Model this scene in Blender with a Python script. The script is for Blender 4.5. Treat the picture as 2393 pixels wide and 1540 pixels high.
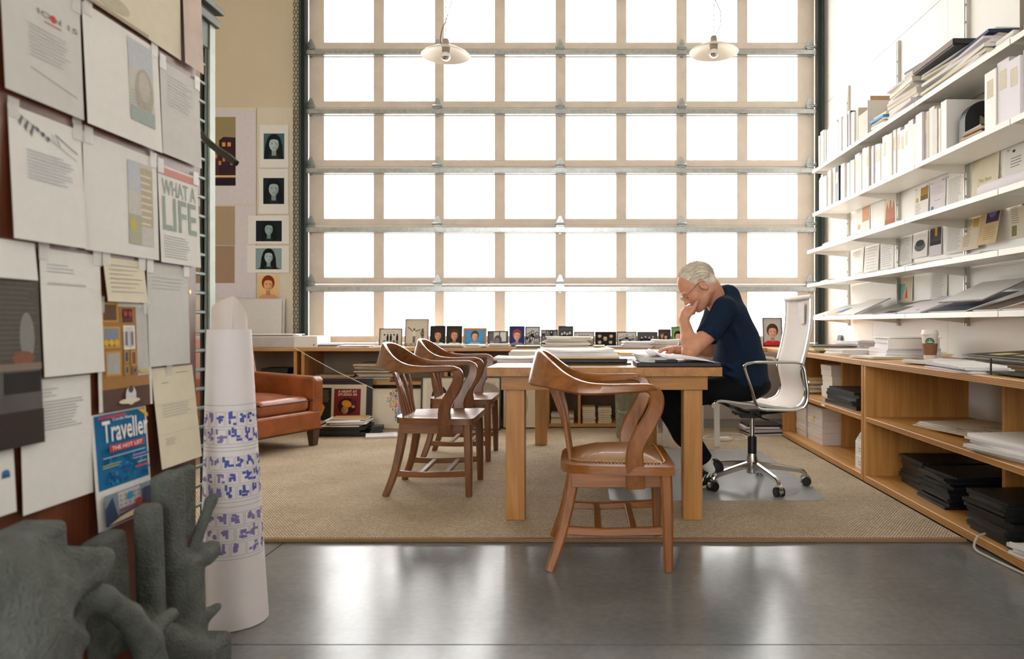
import bpy, math, random
import numpy as np
from mathutils import Vector, Matrix, Euler
random.seed(7)
for o in list(bpy.data.objects): bpy.data.objects.remove(o)
S = bpy.context.scene
COL = S.collection
# ------------------------------------------------------------------ camera
F, VX, VY, CH = 1650.0, 1362.0, 757.0, 0.963
cd = bpy.data.cameras.new('camera'); cam = bpy.data.objects.new('camera', cd); COL.objects.link(cam)
cam.location = (0, 0, CH); cam.rotation_euler = (math.pi/2, 0, 0)
cd.sensor_width = 36; cd.lens = F/2393*36
cd.shift_x = -(VX-1196.5)/2393; cd.shift_y = (VY-770)/2393
cd.clip_start = .05
cd.dof.use_dof = True; cd.dof.focus_distance = 3.9; cd.dof.aperture_fstop = 2.8
S.camera = cam
# ------------------------------------------------------------------ light
w = bpy.data.worlds.new('sky'); S.world = w; w.use_nodes = True
bg = w.node_tree.nodes['Background']; bg.inputs[0].default_value = (1.0, .99, .975, 1); bg.inputs[1].default_value = 8.6
S.view_settings.view_transform = 'Standard'; S.view_settings.look = 'None'
S.view_settings.exposure = 0.12; S.view_settings.gamma = 1.0; S.view_settings.use_curve_mapping = False
def portal(loc, sx, sy, rx, rz=0):
    l = bpy.data.lights.new('window_portal', 'AREA'); l.shape = 'RECTANGLE'; l.size = sx; l.size_y = sy
    l.cycles.is_portal = True
    o = bpy.data.objects.new('window_portal', l); o.location = loc; o.rotation_euler = (rx, 0, rz); COL.objects.link(o)
portal((-.21, 7.2, 2.55), 5.1, 3.6, -math.pi/2)
portal((-1.0, -3.95, 2.4), 3.9, 2.8, math.pi/2)  # sky portal for the added fill window behind the camera

# ------------------------------------------------------------------ pixel helpers
def PX(px, Y): return (px-VX)/F*Y
def PZ(py, Y): return CH-(py-VY)/F*Y
def P(px, py, Y): return Vector((PX(px, Y), Y, PZ(py, Y)))
def FL(px, py):
    Y = F*CH/(py-VY); return Vector((PX(px, Y), Y, 0))
def WY(px, X): return X*F/(px-VX)

# ------------------------------------------------------------------ materials
MC = {}
def _nodes(name):
    m = bpy.data.materials.new(name); m.use_nodes = True
    nt = m.node_tree; b = nt.nodes['Principled BSDF']
    return m, nt, b
def srgb(c):
    return tuple(((x/12.92) if x <= .04045 else ((x+.055)/1.055)**2.4) for x in c)
def hexc(h): return srgb(tuple(int(h[i:i+2], 16)/255 for i in (0, 2, 4)))
def mat(name, h, rough=.5, metal=0, var=.06, scale=12, stretch=(1, 1, 1), bump=0, bscale=60, spec=.5, coat=0, alpha=None, trans=0):
    if name in MC: return MC[name]
    m, nt, b = _nodes(name); c = hexc(h) if isinstance(h, str) else h
    N = nt.nodes.new; L = nt.links.new
    tc = N('ShaderNodeTexCoord'); mp = N('ShaderNodeMapping'); mp.inputs['Scale'].default_value = stretch
    L(tc.outputs['Object'], mp.inputs[0])
    if var:
        nz = N('ShaderNodeTexNoise'); nz.inputs['Scale'].default_value = scale; nz.inputs['Detail'].default_value = 4
        L(mp.outputs[0], nz.inputs['Vector'])
        cr = N('ShaderNodeValToRGB'); e = cr.color_ramp.elements
        e[0].position = .3; e[1].position = .7
        e[0].color = tuple(x*(1-var) for x in c)+(1,); e[1].color = tuple(min(1, x*(1+var)) for x in c)+(1,)
        L(nz.outputs['Fac'], cr.inputs[0]); L(cr.outputs[0], b.inputs['Base Color'])
    else: b.inputs['Base Color'].default_value = c+(1,)
    b.inputs['Roughness'].default_value = rough; b.inputs['Metallic'].default_value = metal
    b.inputs['Specular IOR Level'].default_value = spec
    b.inputs['Coat Weight'].default_value = coat
    if trans: b.inputs['Transmission Weight'].default_value = trans
    if bump:
        n2 = N('ShaderNodeTexNoise'); n2.inputs['Scale'].default_value = bscale; n2.inputs['Detail'].default_value = 3
        L(mp.outputs[0], n2.inputs['Vector'])
        bp = N('ShaderNodeBump'); bp.inputs['Strength'].default_value = bump; bp.inputs['Distance'].default_value = .01
        L(n2.outputs['Fac'], bp.inputs['Height']); L(bp.outputs[0], b.inputs['Normal'])
    MC[name] = m; return m
def wood(name, h, h2, axis=0, rough=.4, coat=.15, freq=9):
    if name in MC: return MC[name]
    m, nt, b = _nodes(name); N = nt.nodes.new; L = nt.links.new
    tc = N('ShaderNodeTexCoord'); mp = N('ShaderNodeMapping')
    s = [freq*3.0]*3; s[axis] = freq*.22; mp.inputs['Scale'].default_value = s
    L(tc.outputs['Object'], mp.inputs[0])
    nz = N('ShaderNodeTexNoise'); nz.inputs['Scale'].default_value = 1.0; nz.inputs['Detail'].default_value = 6; nz.inputs['Distortion'].default_value = .6
    L(mp.outputs[0], nz.inputs['Vector'])
    mp2 = N('ShaderNodeMapping'); s2 = [freq*24.0]*3; s2[axis] = freq*.6; mp2.inputs['Scale'].default_value = s2
    L(tc.outputs['Object'], mp2.inputs[0])
    nz2 = N('ShaderNodeTexNoise'); nz2.inputs['Scale'].default_value = 1.0; nz2.inputs['Detail'].default_value = 2
    L(mp2.outputs[0], nz2.inputs['Vector'])
    mx = N('ShaderNodeMix'); mx.data_type = 'FLOAT'; mx.inputs[0].default_value = .35
    L(nz.outputs['Fac'], mx.inputs[2]); L(nz2.outputs['Fac'], mx.inputs[3])
    cr = N('ShaderNodeValToRGB'); e = cr.color_ramp.elements
    e[0].position = .36; e[1].position = .64
    e[0].color = hexc(h2)+(1,); e[1].color = hexc(h)+(1,)
    L(mx.outputs[0], cr.inputs[0]); L(cr.outputs[0], b.inputs['Base Color'])
    bp = N('ShaderNodeBump'); bp.inputs['Strength'].default_value = .08; bp.inputs['Distance'].default_value = .004
    L(nz2.outputs['Fac'], bp.inputs['Height']); L(bp.outputs[0], b.inputs['Normal'])
    b.inputs['Roughness'].default_value = rough; b.inputs['Coat Weight'].default_value = coat; b.inputs['Coat Roughness'].default_value = .25
    MC[name] = m; return m
def pm(h):
    return mat('print_'+h, h, rough=.75, var=.05, scale=90, spec=.25)

def mix_transparent(name, h, fac, rough=.1):
    """thin clear sheet: part transparent, part glossy"""
    m, nt, b = _nodes(name); N = nt.nodes.new; L = nt.links.new
    b.inputs['Base Color'].default_value = hexc(h)+(1,); b.inputs['Roughness'].default_value = rough
    t = N('ShaderNodeBsdfTransparent'); mx = N('ShaderNodeMixShader'); mx.inputs[0].default_value = fac
    L(t.outputs[0], mx.inputs[1]); L(b.outputs[0], mx.inputs[2]); L(mx.outputs[0], nt.nodes['Material Output'].inputs[0])
    MC[name] = m; return m

def concrete():
    m, nt, b = _nodes('polished_concrete'); N = nt.nodes.new; L = nt.links.new
    tc = N('ShaderNodeTexCoord')
    n1 = N('ShaderNodeTexNoise'); n1.inputs['Scale'].default_value = 1.7; n1.inputs['Detail'].default_value = 9; n1.inputs['Roughness'].default_value = .62
    L(tc.outputs['Object'], n1.inputs['Vector'])
    cr = N('ShaderNodeValToRGB'); e = cr.color_ramp.elements
    e[0].position = .2; e[0].color = hexc('64676a')+(1,); e[1].position = .85; e[1].color = hexc('8d8e8b')+(1,)
    L(n1.outputs['Fac'], cr.inputs[0])
    n3 = N('ShaderNodeTexNoise'); n3.inputs['Scale'].default_value = 38; n3.inputs['Detail'].default_value = 5
    L(tc.outputs['Object'], n3.inputs['Vector'])
    mx = N('ShaderNodeMix'); mx.data_type = 'RGBA'; mx.blend_type = 'MULTIPLY'; mx.inputs[0].default_value = .35
    L(cr.outputs[0], mx.inputs[6]); L(n3.outputs['Fac'], mx.inputs[7])
    L(mx.outputs[2], b.inputs['Base Color'])
    n2 = N('ShaderNodeTexNoise'); n2.inputs['Scale'].default_value = 2.2; n2.inputs['Detail'].default_value = 2
    L(tc.outputs['Object'], n2.inputs['Vector'])
    mr = N('ShaderNodeMapRange'); mr.inputs[1].default_value = .3; mr.inputs[2].default_value = .7; mr.inputs[3].default_value = .17; mr.inputs[4].default_value = .26
    L(n2.outputs['Fac'], mr.inputs[0]); L(mr.outputs[0], b.inputs['Roughness'])
    # fine scratches
    mp = N('ShaderNodeMapping'); mp.inputs['Rotation'].default_value = (0, 0, .6); mp.inputs['Scale'].default_value = (3, 160, 3)
    L(tc.outputs['Object'], mp.inputs[0])
    n4 = N('ShaderNodeTexNoise'); n4.inputs['Scale'].default_value = 1; n4.inputs['Detail'].default_value = 4; L(mp.outputs[0], n4.inputs['Vector'])
    bp = N('ShaderNodeBump'); bp.inputs['Strength'].default_value = .04; bp.inputs['Distance'].default_value = .004
    L(n4.outputs['Fac'], bp.inputs['Height']); L(bp.outputs[0], b.inputs['Normal'])
    b.inputs['Specular IOR Level'].default_value = .6
    MC['concrete'] = m; return m

def sisal():
    m, nt, b = _nodes('sisal_weave'); N = nt.nodes.new; L = nt.links.new
    tc = N('ShaderNodeTexCoord'); mp = N('ShaderNodeMapping'); mp.inputs['Scale'].default_value = (1, 1, 0)
    L(tc.outputs['Object'], mp.inputs[0])
    n0 = N('ShaderNodeTexNoise'); n0.inputs['Scale'].default_value = 60; L(mp.outputs[0], n0.inputs['Vector'])
    va = N('ShaderNodeVectorMath'); va.operation = 'SCALE'; va.inputs[3].default_value = .006; L(n0.outputs['Color'], va.inputs[0])
    vb = N('ShaderNodeVectorMath'); L(mp.outputs[0], vb.inputs[0]); L(va.outputs[0], vb.inputs[1])
    br = N('ShaderNodeTexBrick'); br.inputs['Scale'].default_value = 1
    br.inputs['Brick Width'].default_value = .0145; br.inputs['Row Height'].default_value = .0105; br.inputs['Mortar Size'].default_value = .003; br.inputs['Mortar Smooth'].default_value = 1.0
    br.inputs['Color1'].default_value = hexc('f6ead4')+(1,); br.inputs['Color2'].default_value = hexc('e0caa9')+(1,); br.inputs['Mortar'].default_value = hexc('80664a')+(1,)
    L(vb.outputs[0], br.inputs['Vector'])
    n1 = N('ShaderNodeTexNoise'); n1.inputs['Scale'].default_value = 3; n1.inputs['Detail'].default_value = 5; L(mp.outputs[0], n1.inputs['Vector'])
    cr = N('ShaderNodeValToRGB'); e = cr.color_ramp.elements; e[0].position = .3; e[0].color = (.8, .78, .75, 1); e[1].position = .7; e[1].color = (1, 1, 1, 1)
    L(n1.outputs['Fac'], cr.inputs[0])
    mx = N('ShaderNodeMix'); mx.data_type = 'RGBA'; mx.blend_type = 'MULTIPLY'; mx.inputs[0].default_value = 1
    L(br.outputs[0], mx.inputs[6]); L(cr.outputs[0], mx.inputs[7]); L(mx.outputs[2], b.inputs['Base Color'])
    bp = N('ShaderNodeBump'); bp.inputs['Strength'].default_value = .9; bp.inputs['Distance'].default_value = .004; bp.invert = True
    L(br.outputs['Fac'], bp.inputs['Height']); L(bp.outputs[0], b.inputs['Normal'])
    b.inputs['Roughness'].default_value = .85; b.inputs['Specular IOR Level'].default_value = .2
    return m
CONC = concrete(); SISAL = sisal()
WALLW = mat('wall_white_paint', 'efe9dd', .75, var=.025, scale=2, bump=.03, bscale=200)
WALLT = mat('wall_tan_paint', 'dccfb6', .75, var=.03, scale=2, bump=.03, bscale=200)
CEIL = mat('ceiling_paint', 'e6e2da', .8, var=.02)
PANELW = mat('wall_panel_white', 'f6f4ef', .5, var=.02, scale=3)
DOORW = mat('door_cream_paint', 'e6dacd', .5, var=.06, scale=7, bump=.03, bscale=90)
GALV = mat('galvanised_steel', 'b4b9ba', .32, .9, var=.15, scale=30)
TRACK = mat('dark_track_steel', '10201e', .4, .4, var=.15)
PANE = mix_transparent('window_glass', 'ffffff', .06, .05)
CHROME = mat('polished_aluminium', 'cfcfcd', .17, 1, var=.03)
BLACKP = mat('black_plastic', '121314', .38, var=.05)
BLACKL = mat('black_leatherette', '15171a', .42, var=.12, scale=40, bump=.15, bscale=300)
OAK = wood('oak_table', 'c08844', 'a06a2e', 0)
OAKV = wood('oak_legs', 'c68f4c', 'a87032', 2)
PLYY = wood('birch_ply_lengthwise', 'd8a768', 'c08a48', 1, .4, .1, 6)
PLYX = wood('birch_ply_crosswise', 'd8a768', 'be8849', 0, .4, .1, 6)
PLYV = wood('birch_ply_upright', 'cf9a58', 'b17b3c', 2, .4, .1, 6)
WAL = wood('chair_wood', '8c5830', '64391a', 0, .28, .35, 10)
WALV = wood('chair_wood_upright', '8a562f', '62381a', 2, .28, .35, 10)
WAL2 = wood('front_chair_wood', '9c6028', '744016', 0, .28, .35, 10)
WAL2V = wood('front_chair_wood_upright', '9c6028', '744016', 2, .28, .35, 10)
MAHOG = wood('mahogany_board', '7a3f20', '552712', 2, .4, .2, 5)
LEATH = mat('brown_leather', '94502a', .3, var=.28, scale=9, bump=.12, bscale=160, coat=.2)
LEATD = mat('tan_seat_leather', '9a6a3c', .3, var=.15, scale=9, bump=.08, bscale=160, coat=.2)
BRASS = mat('brass_nail', 'c79a5a', .3, .9, var=.05)
SHELFW = mat('shelf_white_enamel', 'efebe2', .35, var=.015)
POSTG = mat('shelf_post_aluminium', 'c9c5bd', .4, .35, var=.04)
PAPER = mat('paper_white', 'f0eeea', .8, var=.02, scale=30, spec=.2, bump=.16, bscale=13)
PAPER2 = mat('paper_grey_white', 'dcdad6', .8, var=.03, scale=30, spec=.2, bump=.16, bscale=13)
PAPER3 = mat('paper_cream', 'e8dfc8', .8, var=.03, scale=30, spec=.2, bump=.16, bscale=13)
PAPERP = mat('paper_lilac_white', 'e2dce2', .8, var=.03, scale=30, spec=.2)
KRAFT = mat('kraft_card', 'b89873', .8, var=.08, scale=20)
YELL = mat('yellow_card', 'e5c64c', .7, var=.04)
STONE = mat('grey_carved_stone', '646863', .9, var=.16, scale=24, bump=.7, bscale=130, spec=.2)
MESHW = mat('white_mesh_fabric', 'e9ddd4', .7, var=.03, scale=200, bump=.15, bscale=600)

# ------------------------------------------------------------------ object helpers
def tag(o, label=None, cat=None, group=None, kind=None):
    if label: o['label'] = label
    if cat: o['category'] = cat
    if group: o['group'] = group
    if kind: o['kind'] = kind
    return o
def thing(name, label, cat, loc=(0, 0, 0), rz=0, group=None, kind=None, rx=0):
    o = bpy.data.objects.new(name, None); COL.objects.link(o)
    o.empty_display_size = .05
    o.location = loc; o.rotation_euler = (rx, 0, rz)
    return tag(o, label, cat, group, kind)
def copy_tree(o, parent=None):
    c = o.copy(); COL.objects.link(c); c.parent = parent
    for ch in list(o.children): copy_tree(ch, c)
    return c
class MB:
    def __init__(s): s.v = []; s.f = []; s.m = []; s.mats = []
    def mi(s, m):
        if m is None: return 0
        if m not in s.mats: s.mats.append(m)
        return s.mats.index(m)
    def add(s, vs, fs, m=None):
        b = len(s.v); i = s.mi(m)
        s.v += [tuple(v) for v in vs]
        s.f += [tuple(b+k for k in f) for f in fs]; s.m += [i]*len(fs); return s
    def box(s, x0, x1, y0, y1, z0, z1, m=None, R=None, c=None):
        vs = [Vector((x, y, z)) for x in (x0, x1) for y in (y0, y1) for z in (z0, z1)]
        if R is not None:
            c = Vector(c) if c is not None else Vector(((x0+x1)/2, (y0+y1)/2, (z0+z1)/2))
            vs = [c+R@(v-c) for v in vs]
        return s.add(vs, [(0, 1, 3, 2), (4, 6, 7, 5), (0, 4, 5, 1), (2, 3, 7, 6), (0, 2, 6, 4), (1, 5, 7, 3)], m)
    def prism(s, poly, z0, z1, ax=2, m=None):
        n = len(poly)
        def mk(a, b, h):
            return {2: (a, b, h), 1: (a, h, b), 0: (h, a, b)}[ax]
        vs = [mk(a, b, z0) for a, b in poly]+[mk(a, b, z1) for a, b in poly]
        fs = [tuple(range(n))[::-1], tuple(range(n, 2*n))]+[(i, (i+1) % n, n+(i+1) % n, n+i) for i in range(n)]
        return s.add(vs, fs, m)
    def cyl(s, a, b, r0, r1=None, n=12, m=None, caps=True):
        a = Vector(a); b = Vector(b); r1 = r0 if r1 is None else r1
        t = (b-a).normalized(); u = t.orthogonal().normalized(); w_ = t.cross(u)
        vs = []
        for c, r in ((a, r0), (b, r1)):
            for i in range(n):
                an = 2*math.pi*i/n; vs.append(c+u*math.cos(an)*r+w_*math.sin(an)*r)
        fs = [(i, (i+1) % n, n+(i+1) % n, n+i) for i in range(n)]
        if caps: fs += [tuple(range(n))[::-1], tuple(range(n, 2*n))]
        return s.add(vs, fs, m)
    def lathe(s, prof, n=24, c=(0, 0, 0), m=None):
        vs = []; fs = []
        for r, z in prof:
            for i in range(n):
                an = 2*math.pi*i/n; vs.append((c[0]+r*math.cos(an), c[1]+r*math.sin(an), c[2]+z))
        for k in range(len(prof)-1):
            for i in range(n):
                j = (i+1) % n; fs.append((k*n+i, k*n+j, (k+1)*n+j, (k+1)*n+i))
        return s.add(vs, fs, m)
    def tube(s, pts, r, n=8, sub=6, m=None):
        return s.sweep(pts, r, None, None, sub, m, n)
    def sweep(s, pts, wds, hts=None, up=(0, 0, 1), sub=6, m=None, n=8):
        """sweep a rounded rectangle (w across 'up', h along it) or a circle (hts None)"""
        pts = [Vector(p) for p in pts]; k = len(pts)
        wds = list(wds) if hasattr(wds, '__len__') else [wds]*k
        round_ = hts is None
        hts = wds if round_ else (list(hts) if hasattr(hts, '__len__') else [hts]*k)
        q = []; W = []; H = []
        for i in range(k-1):
            p0 = pts[max(i-1, 0)]; p1 = pts[i]; p2 = pts[i+1]; p3 = pts[min(i+2, k-1)]
            for j in range(sub):
                t = j/sub
                q.append(.5*((2*p1)+(p2-p0)*t+(2*p0-5*p1+4*p2-p3)*t*t+(3*p1-p0-3*p2+p3)*t**3))
                W.append(wds[i]*(1-t)+wds[i+1]*t); H.append(hts[i]*(1-t)+hts[i+1]*t)
        q.append(pts[-1]); W.append(wds[-1]); H.append(hts[-1])
        vs = []; upv = Vector(up) if up is not None else None; side = None
        for i, p in enumerate(q):
            t = (q[min(i+1, len(q)-1)]-q[max(i-1, 0)]).normalized()
            if upv is not None: sd = t.cross(upv)
            elif side is None: sd = t.orthogonal()
            else: sd = side-t*side.dot(t)
            if sd.length < 1e-6: sd = side if side is not None else t.orthogonal()
            sd.normalize(); side = sd; nn = sd.cross(t).normalized()
            if round_:
                for a in range(n):
                    an = 2*math.pi*a/n; vs.append(p+sd*math.cos(an)*W[i]+nn*math.sin(an)*W[i])
            else:
                a, b = W[i]/2, H[i]/2; c = min(a, b)*.38
                for x, y in ((a, b-c), (a-c, b), (-a+c, b), (-a, b-c), (-a, -b+c), (-a+c, -b), (a-c, -b), (a, -b+c)):
                    vs.append(p+sd*x+nn*y)
        nn_ = n if round_ else 8; fs = []
        for i in range(len(q)-1):
            for a in range(nn_):
                b = (a+1) % nn_; fs.append((i*nn_+a, i*nn_+b, (i+1)*nn_+b, (i+1)*nn_+a))
        fs.append(tuple(range(nn_))[::-1]); fs.append(tuple(range((len(q)-1)*nn_, len(q)*nn_)))
        return s.add(vs, fs, m)
    def ball(s, c, r, n=8, m=None, sc=(1, 1, 1)):
        prof = [(math.sin(math.pi*i/n)*r, -math.cos(math.pi*i/n)*r) for i in range(n+1)]
        b = len(s.v); s.lathe(prof, max(6, n), (0, 0, 0), m)
        for i in range(b, len(s.v)):
            v = s.v[i]; s.v[i] = (c[0]+v[0]*sc[0], c[1]+v[1]*sc[1], c[2]+v[2]*sc[2])
        return s
    def mesh(s, name, m=None, smooth=False):
        me = bpy.data.meshes.new(name); me.from_pydata(s.v, [], s.f)
        for x in (s.mats or [m]): me.materials.append(x)
        if s.mats: me.polygons.foreach_set('material_index', s.m)
        if smooth: me.polygons.foreach_set('use_smooth', [True]*len(s.f))
        me.validate(); me.update(); return me
    def build(s, name, m=None, parent=None, smooth=False, bevel=0, loc=None, rz=0, seg=2):
        me = s.mesh(name, m, smooth)
        return link(name, me, parent, bevel, loc, rz, seg, smooth)
def link(name, me, parent=None, bevel=0, loc=None, rz=0, seg=2, smooth=False):
    o = bpy.data.objects.new(name, me); COL.objects.link(o); o.parent = parent
    if loc is not None: o.location = loc
    o.rotation_euler = (0, 0, rz)
    if bevel:
        b = o.modifiers.new('bevel', 'BEVEL'); b.width = bevel; b.segments = seg; b.limit_method = 'ANGLE'; b.angle_limit = .6
    if smooth:
        try:
            me.set_sharp_from_angle(angle=math.radians(40))
        except Exception: pass
    return o
def RZ(a): return Matrix.Rotation(a, 3, 'Z')

# text as mesh
TX = {}
def text_geo(t, size=1, bold=0.0):
    if (t, bold) not in TX:
        cu = bpy.data.curves.new('lettering', 'FONT'); cu.body = t; cu.size = 1; cu.offset = bold; cu.resolution_u = 2
        ob = bpy.data.objects.new('lettering', cu); COL.objects.link(ob)
        bpy.context.view_layer.update()
        me = ob.evaluated_get(bpy.context.evaluated_depsgraph_get()).to_mesh()
        vs = [(v.co.x, v.co.y) for v in me.vertices]; fs = [tuple(p.vertices) for p in me.polygons]
        bpy.data.objects.remove(ob); bpy.data.curves.remove(cu)
        x0 = min(v[0] for v in vs); x1 = max(v[0] for v in vs); y0 = min(v[1] for v in vs); y1 = max(v[1] for v in vs)
        TX[(t, bold)] = ([((x-x0)/(x1-x0), (y-y0)/(y1-y0)) for x, y in vs], fs)
    return TX[(t, bold)]
class Print:
    """flat artwork in local x (right), z (up); faces local -Y; each layer a hair in front of the last"""
    def __init__(s, y=0, fn=None): s.b = MB(); s.y = y; s.k = 0; s.fn = fn
    def _p(s, uv, fs, h):
        s.k += 1; y = s.y-.00025-.00012*s.k
        s.b.add([(u, y, v) if s.fn is None else s.fn(u, v, .00025+.00012*s.k) for u, v in uv], fs, pm(h) if isinstance(h, str) else h)
        return s
    def rect(s, u0, v0, u1, v1, h):
        if s.fn is not None and (abs(u1-u0) > .012):
            N_ = 6; uv = [(u0+(u1-u0)*i/N_, v0+(v1-v0)*j/N_) for i in range(N_+1) for j in range(N_+1)]
            return s._p(uv, [(i*7+j, (i+1)*7+j, (i+1)*7+j+1, i*7+j+1) for i in range(N_) for j in range(N_)], h)
        return s._p([(u0, v0), (u1, v0), (u1, v1), (u0, v1)], [(0, 1, 2, 3)], h)
    def ell(s, u, v, ru, rv, h, n=20, rot=0):
        c, q = math.cos(rot), math.sin(rot)
        if s.fn is not None:
            uv = [(u, v)]; fs = []
            for k in range(1, 5):
                uv += [(u+ru*k/4*math.cos(a)*c-rv*k/4*math.sin(a)*q, v+ru*k/4*math.cos(a)*q+rv*k/4*math.sin(a)*c) for a in [2*math.pi*i/n for i in range(n)]]
            for i in range(n):
                j = (i+1) % n; fs.append((0, 1+i, 1+j))
                for k in range(3): fs.append((1+k*n+i, 1+(k+1)*n+i, 1+(k+1)*n+j, 1+k*n+j))
            return s._p(uv, fs, h)
        return s._p([(u+ru*math.cos(a)*c-rv*math.sin(a)*q, v+ru*math.cos(a)*q+rv*math.sin(a)*c) for a in [2*math.pi*i/n for i in range(n)]], [tuple(range(n))], h)
    def poly(s, pts, h): return s._p(pts, [tuple(range(len(pts)))], h)
    def rects(s, rs, h):
        uv = []; fs = []
        for u0, v0, u1, v1 in rs:
            b = len(uv); uv += [(u0, v0), (u1, v0), (u1, v1), (u0, v1)]; fs.append((b, b+1, b+2, b+3))
        return s._p(uv, fs, h) if rs else s
    def text(s, t, u0, v0, u1, v1, h, bold=0.0):
        vs, fs = text_geo(t, 1, bold)
        return s._p([(u0+(u1-u0)*x, v0+(v1-v0)*y) for x, y in vs], fs, h)
    def lines(s, u0, v0, u1, v1, n, h, rnd=random, th=.28, ragged=.25):
        dv = (v1-v0)/n
        return s.rects([(u0, v1-dv*(i+1), u1-(u1-u0)*ragged*rnd.random(), v1-dv*(i+1)+dv*th) for i in range(n)], h)
    def build(s, name, parent): return s.b.build(name, None, parent)

# ------------------------------------------------------------------ implicit surfaces
def sdf_mesh(prims, h, pad=.03):
    pts = []
    for p in prims:
        r = p['r'] if not hasattr(p['r'], '__len__') else max(p['r'])
        for c in p['c']:
            pts.append([c[i]-r for i in range(3)]); pts.append([c[i]+r for i in range(3)])
    pts = np.array(pts); lo = pts.min(0)-pad; hi = pts.max(0)+pad
    n = np.ceil((hi-lo)/h).astype(int)+1
    G = np.full(n, .5, np.float32)
    ax = [lo[i]+h*np.arange(n[i]) for i in range(3)]
    for p in prims:
        t = p['t']; k = p.get('k', .02); sub = p.get('sub', False)
        r = p['r']; rm = r if not hasattr(r, '__len__') else max(r)
        C = np.array([list(c) for c in p['c']]); a = C.min(0)-rm-k-3*h; b = C.max(0)+rm+k+3*h
        if t == 'box': a -= rm*.8; b += rm*.8
        i0 = np.clip(((a-lo)/h).astype(int), 0, n-1); i1 = np.clip(np.ceil((b-lo)/h).astype(int)+1, 1, n)
        sl = tuple(slice(i0[i], i1[i]) for i in range(3))
        X, Y, Z = np.meshgrid(ax[0][sl[0]], ax[1][sl[1]], ax[2][sl[2]], indexing='ij')
        Q = np.stack([X, Y, Z], -1)
        if t == 'cap':
            A, B = C; ba = B-A; L2 = max(ba@ba, 1e-9)
            tt = np.clip(((Q-A)@ba)/L2, 0, 1); ra, rb = p.get('rr', (rm, rm))
            d = np.linalg.norm(Q-(A+tt[..., None]*ba), axis=-1)-(ra+(rb-ra)*tt)
        else:
            q = Q-C[0]
            if 'R' in p: q = q@np.array(p['R'])
            if t == 'ell':
                rr = np.array(r); k0 = np.linalg.norm(q/rr, axis=-1); k1 = np.linalg.norm(q/(rr*rr), axis=-1)
                d = k0*(k0-1)/np.maximum(k1, 1e-6)
            else:
                rd = p.get('round', .01); qq = np.abs(q)-(np.array(r)-rd)
                d = np.linalg.norm(np.maximum(qq, 0), axis=-1)+np.minimum(qq.max(-1), 0)-rd
        g = G[sl]
        if sub:
            hh = np.clip(.5-.5*(g+d)/k, 0, 1); G[sl] = g*(1-hh)+(-d)*hh+k*hh*(1-hh)
        else:
            hh = np.clip(.5+.5*(g-d)/k, 0, 1); G[sl] = g*(1-hh)+d*hh-k*hh*(1-hh)
    s = G < 0; nx, ny, nz = G.shape
    acc = np.zeros((nx-1, ny-1, nz-1, 3), np.float32); cnt = np.zeros((nx-1, ny-1, nz-1), np.float32)
    offs = [(i, j, k) for i in (0, 1) for j in (0, 1) for k in (0, 1)]
    def cs(o, A): return A[o[0]:nx-1+o[0], o[1]:ny-1+o[1], o[2]:nz-1+o[2]]
    for o in offs:
        for d in range(3):
            if o[d]: continue
            o2 = list(o); o2[d] = 1
            a = cs(o, G); b = cs(o2, G); msk = (a < 0) != (b < 0)
            t = np.where(msk, a/np.where(np.abs(a-b) < 1e-9, 1e-9, a-b), 0)
            cnt += msk
            for e in range(3):
                acc[..., e] += msk*(o[e]+(t if e == d else 0))
    act = cnt > 0; idx = np.full(act.shape, -1, int); idx[act] = np.arange(act.sum())
    ci = np.argwhere(act); V = lo+h*(ci+acc[act]/cnt[act][:, None])
    Fs = []
    for d in range(3):
        o = [slice(1, -1)]*3; o[d] = slice(0, -1); o2 = [slice(1, -1)]*3; o2[d] = slice(1, None)
        a = s[tuple(o)]; b = s[tuple(o2)]; e = np.argwhere(a != b)
        if not len(e): continue
        fl = a[tuple(e.T)]
        g = e+1; g[:, d] -= 1
        u, v = (d+1) % 3, (d+2) % 3
        def cell(du, dv):
            q = g.copy(); q[:, u] -= du; q[:, v] -= dv; return idx[tuple(q.T)]
        quad = np.stack([cell(1, 1), cell(0, 1), cell(0, 0), cell(1, 0)], 1)
        quad[~fl] = quad[~fl][:, ::-1]; Fs.append(quad)
    return V, np.concatenate(Fs)
def sdf_obj(name, prims, h, m, parent=None, loc=None, relax=1, mats=None, pick=None):
    V, Fq = sdf_mesh(prims, h)
    for _ in range(relax):
        acc = np.zeros_like(V); n = np.zeros(len(V))
        for i in range(4):
            np.add.at(acc, Fq[:, i], V[Fq[:, (i+1) % 4]]); np.add.at(acc, Fq[:, i], V[Fq[:, (i-1) % 4]]); np.add.at(n, Fq[:, i], 2)
        V = .5*V+.5*acc/np.maximum(n, 1)[:, None]
    me = bpy.data.meshes.new(name); me.from_pydata(V.tolist(), [], Fq.tolist())
    for x in (mats or [m]): me.materials.append(x)
    if pick is not None:
        me.polygons.foreach_set('material_index', pick(V[Fq].mean(1)).astype(np.int32))
    me.polygons.foreach_set('use_smooth', [True]*len(Fq)); me.update()
    o = bpy.data.objects.new(name, me); COL.objects.link(o); o.parent = parent
    if loc is not None: o.location = loc
    return o
def cap(a, b, ra, rb=None, k=.02, sub=False):
    rb = ra if rb is None else rb
    return dict(t='cap', c=[tuple(a), tuple(b)], r=max(ra, rb), rr=(ra, rb), k=k, sub=sub)
def ell(c, r, R=None, k=.02, sub=False):
    d = dict(t='ell', c=[tuple(c)], r=tuple(r), k=k, sub=sub)
    if R is not None: d['R'] = R
    return d
def rbox(c, r, R=None, k=.02, rd=.01, sub=False):
    d = dict(t='box', c=[tuple(c)], r=tuple(r), k=k, round=rd, sub=sub)
    if R is not None: d['R'] = R
    return d
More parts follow.
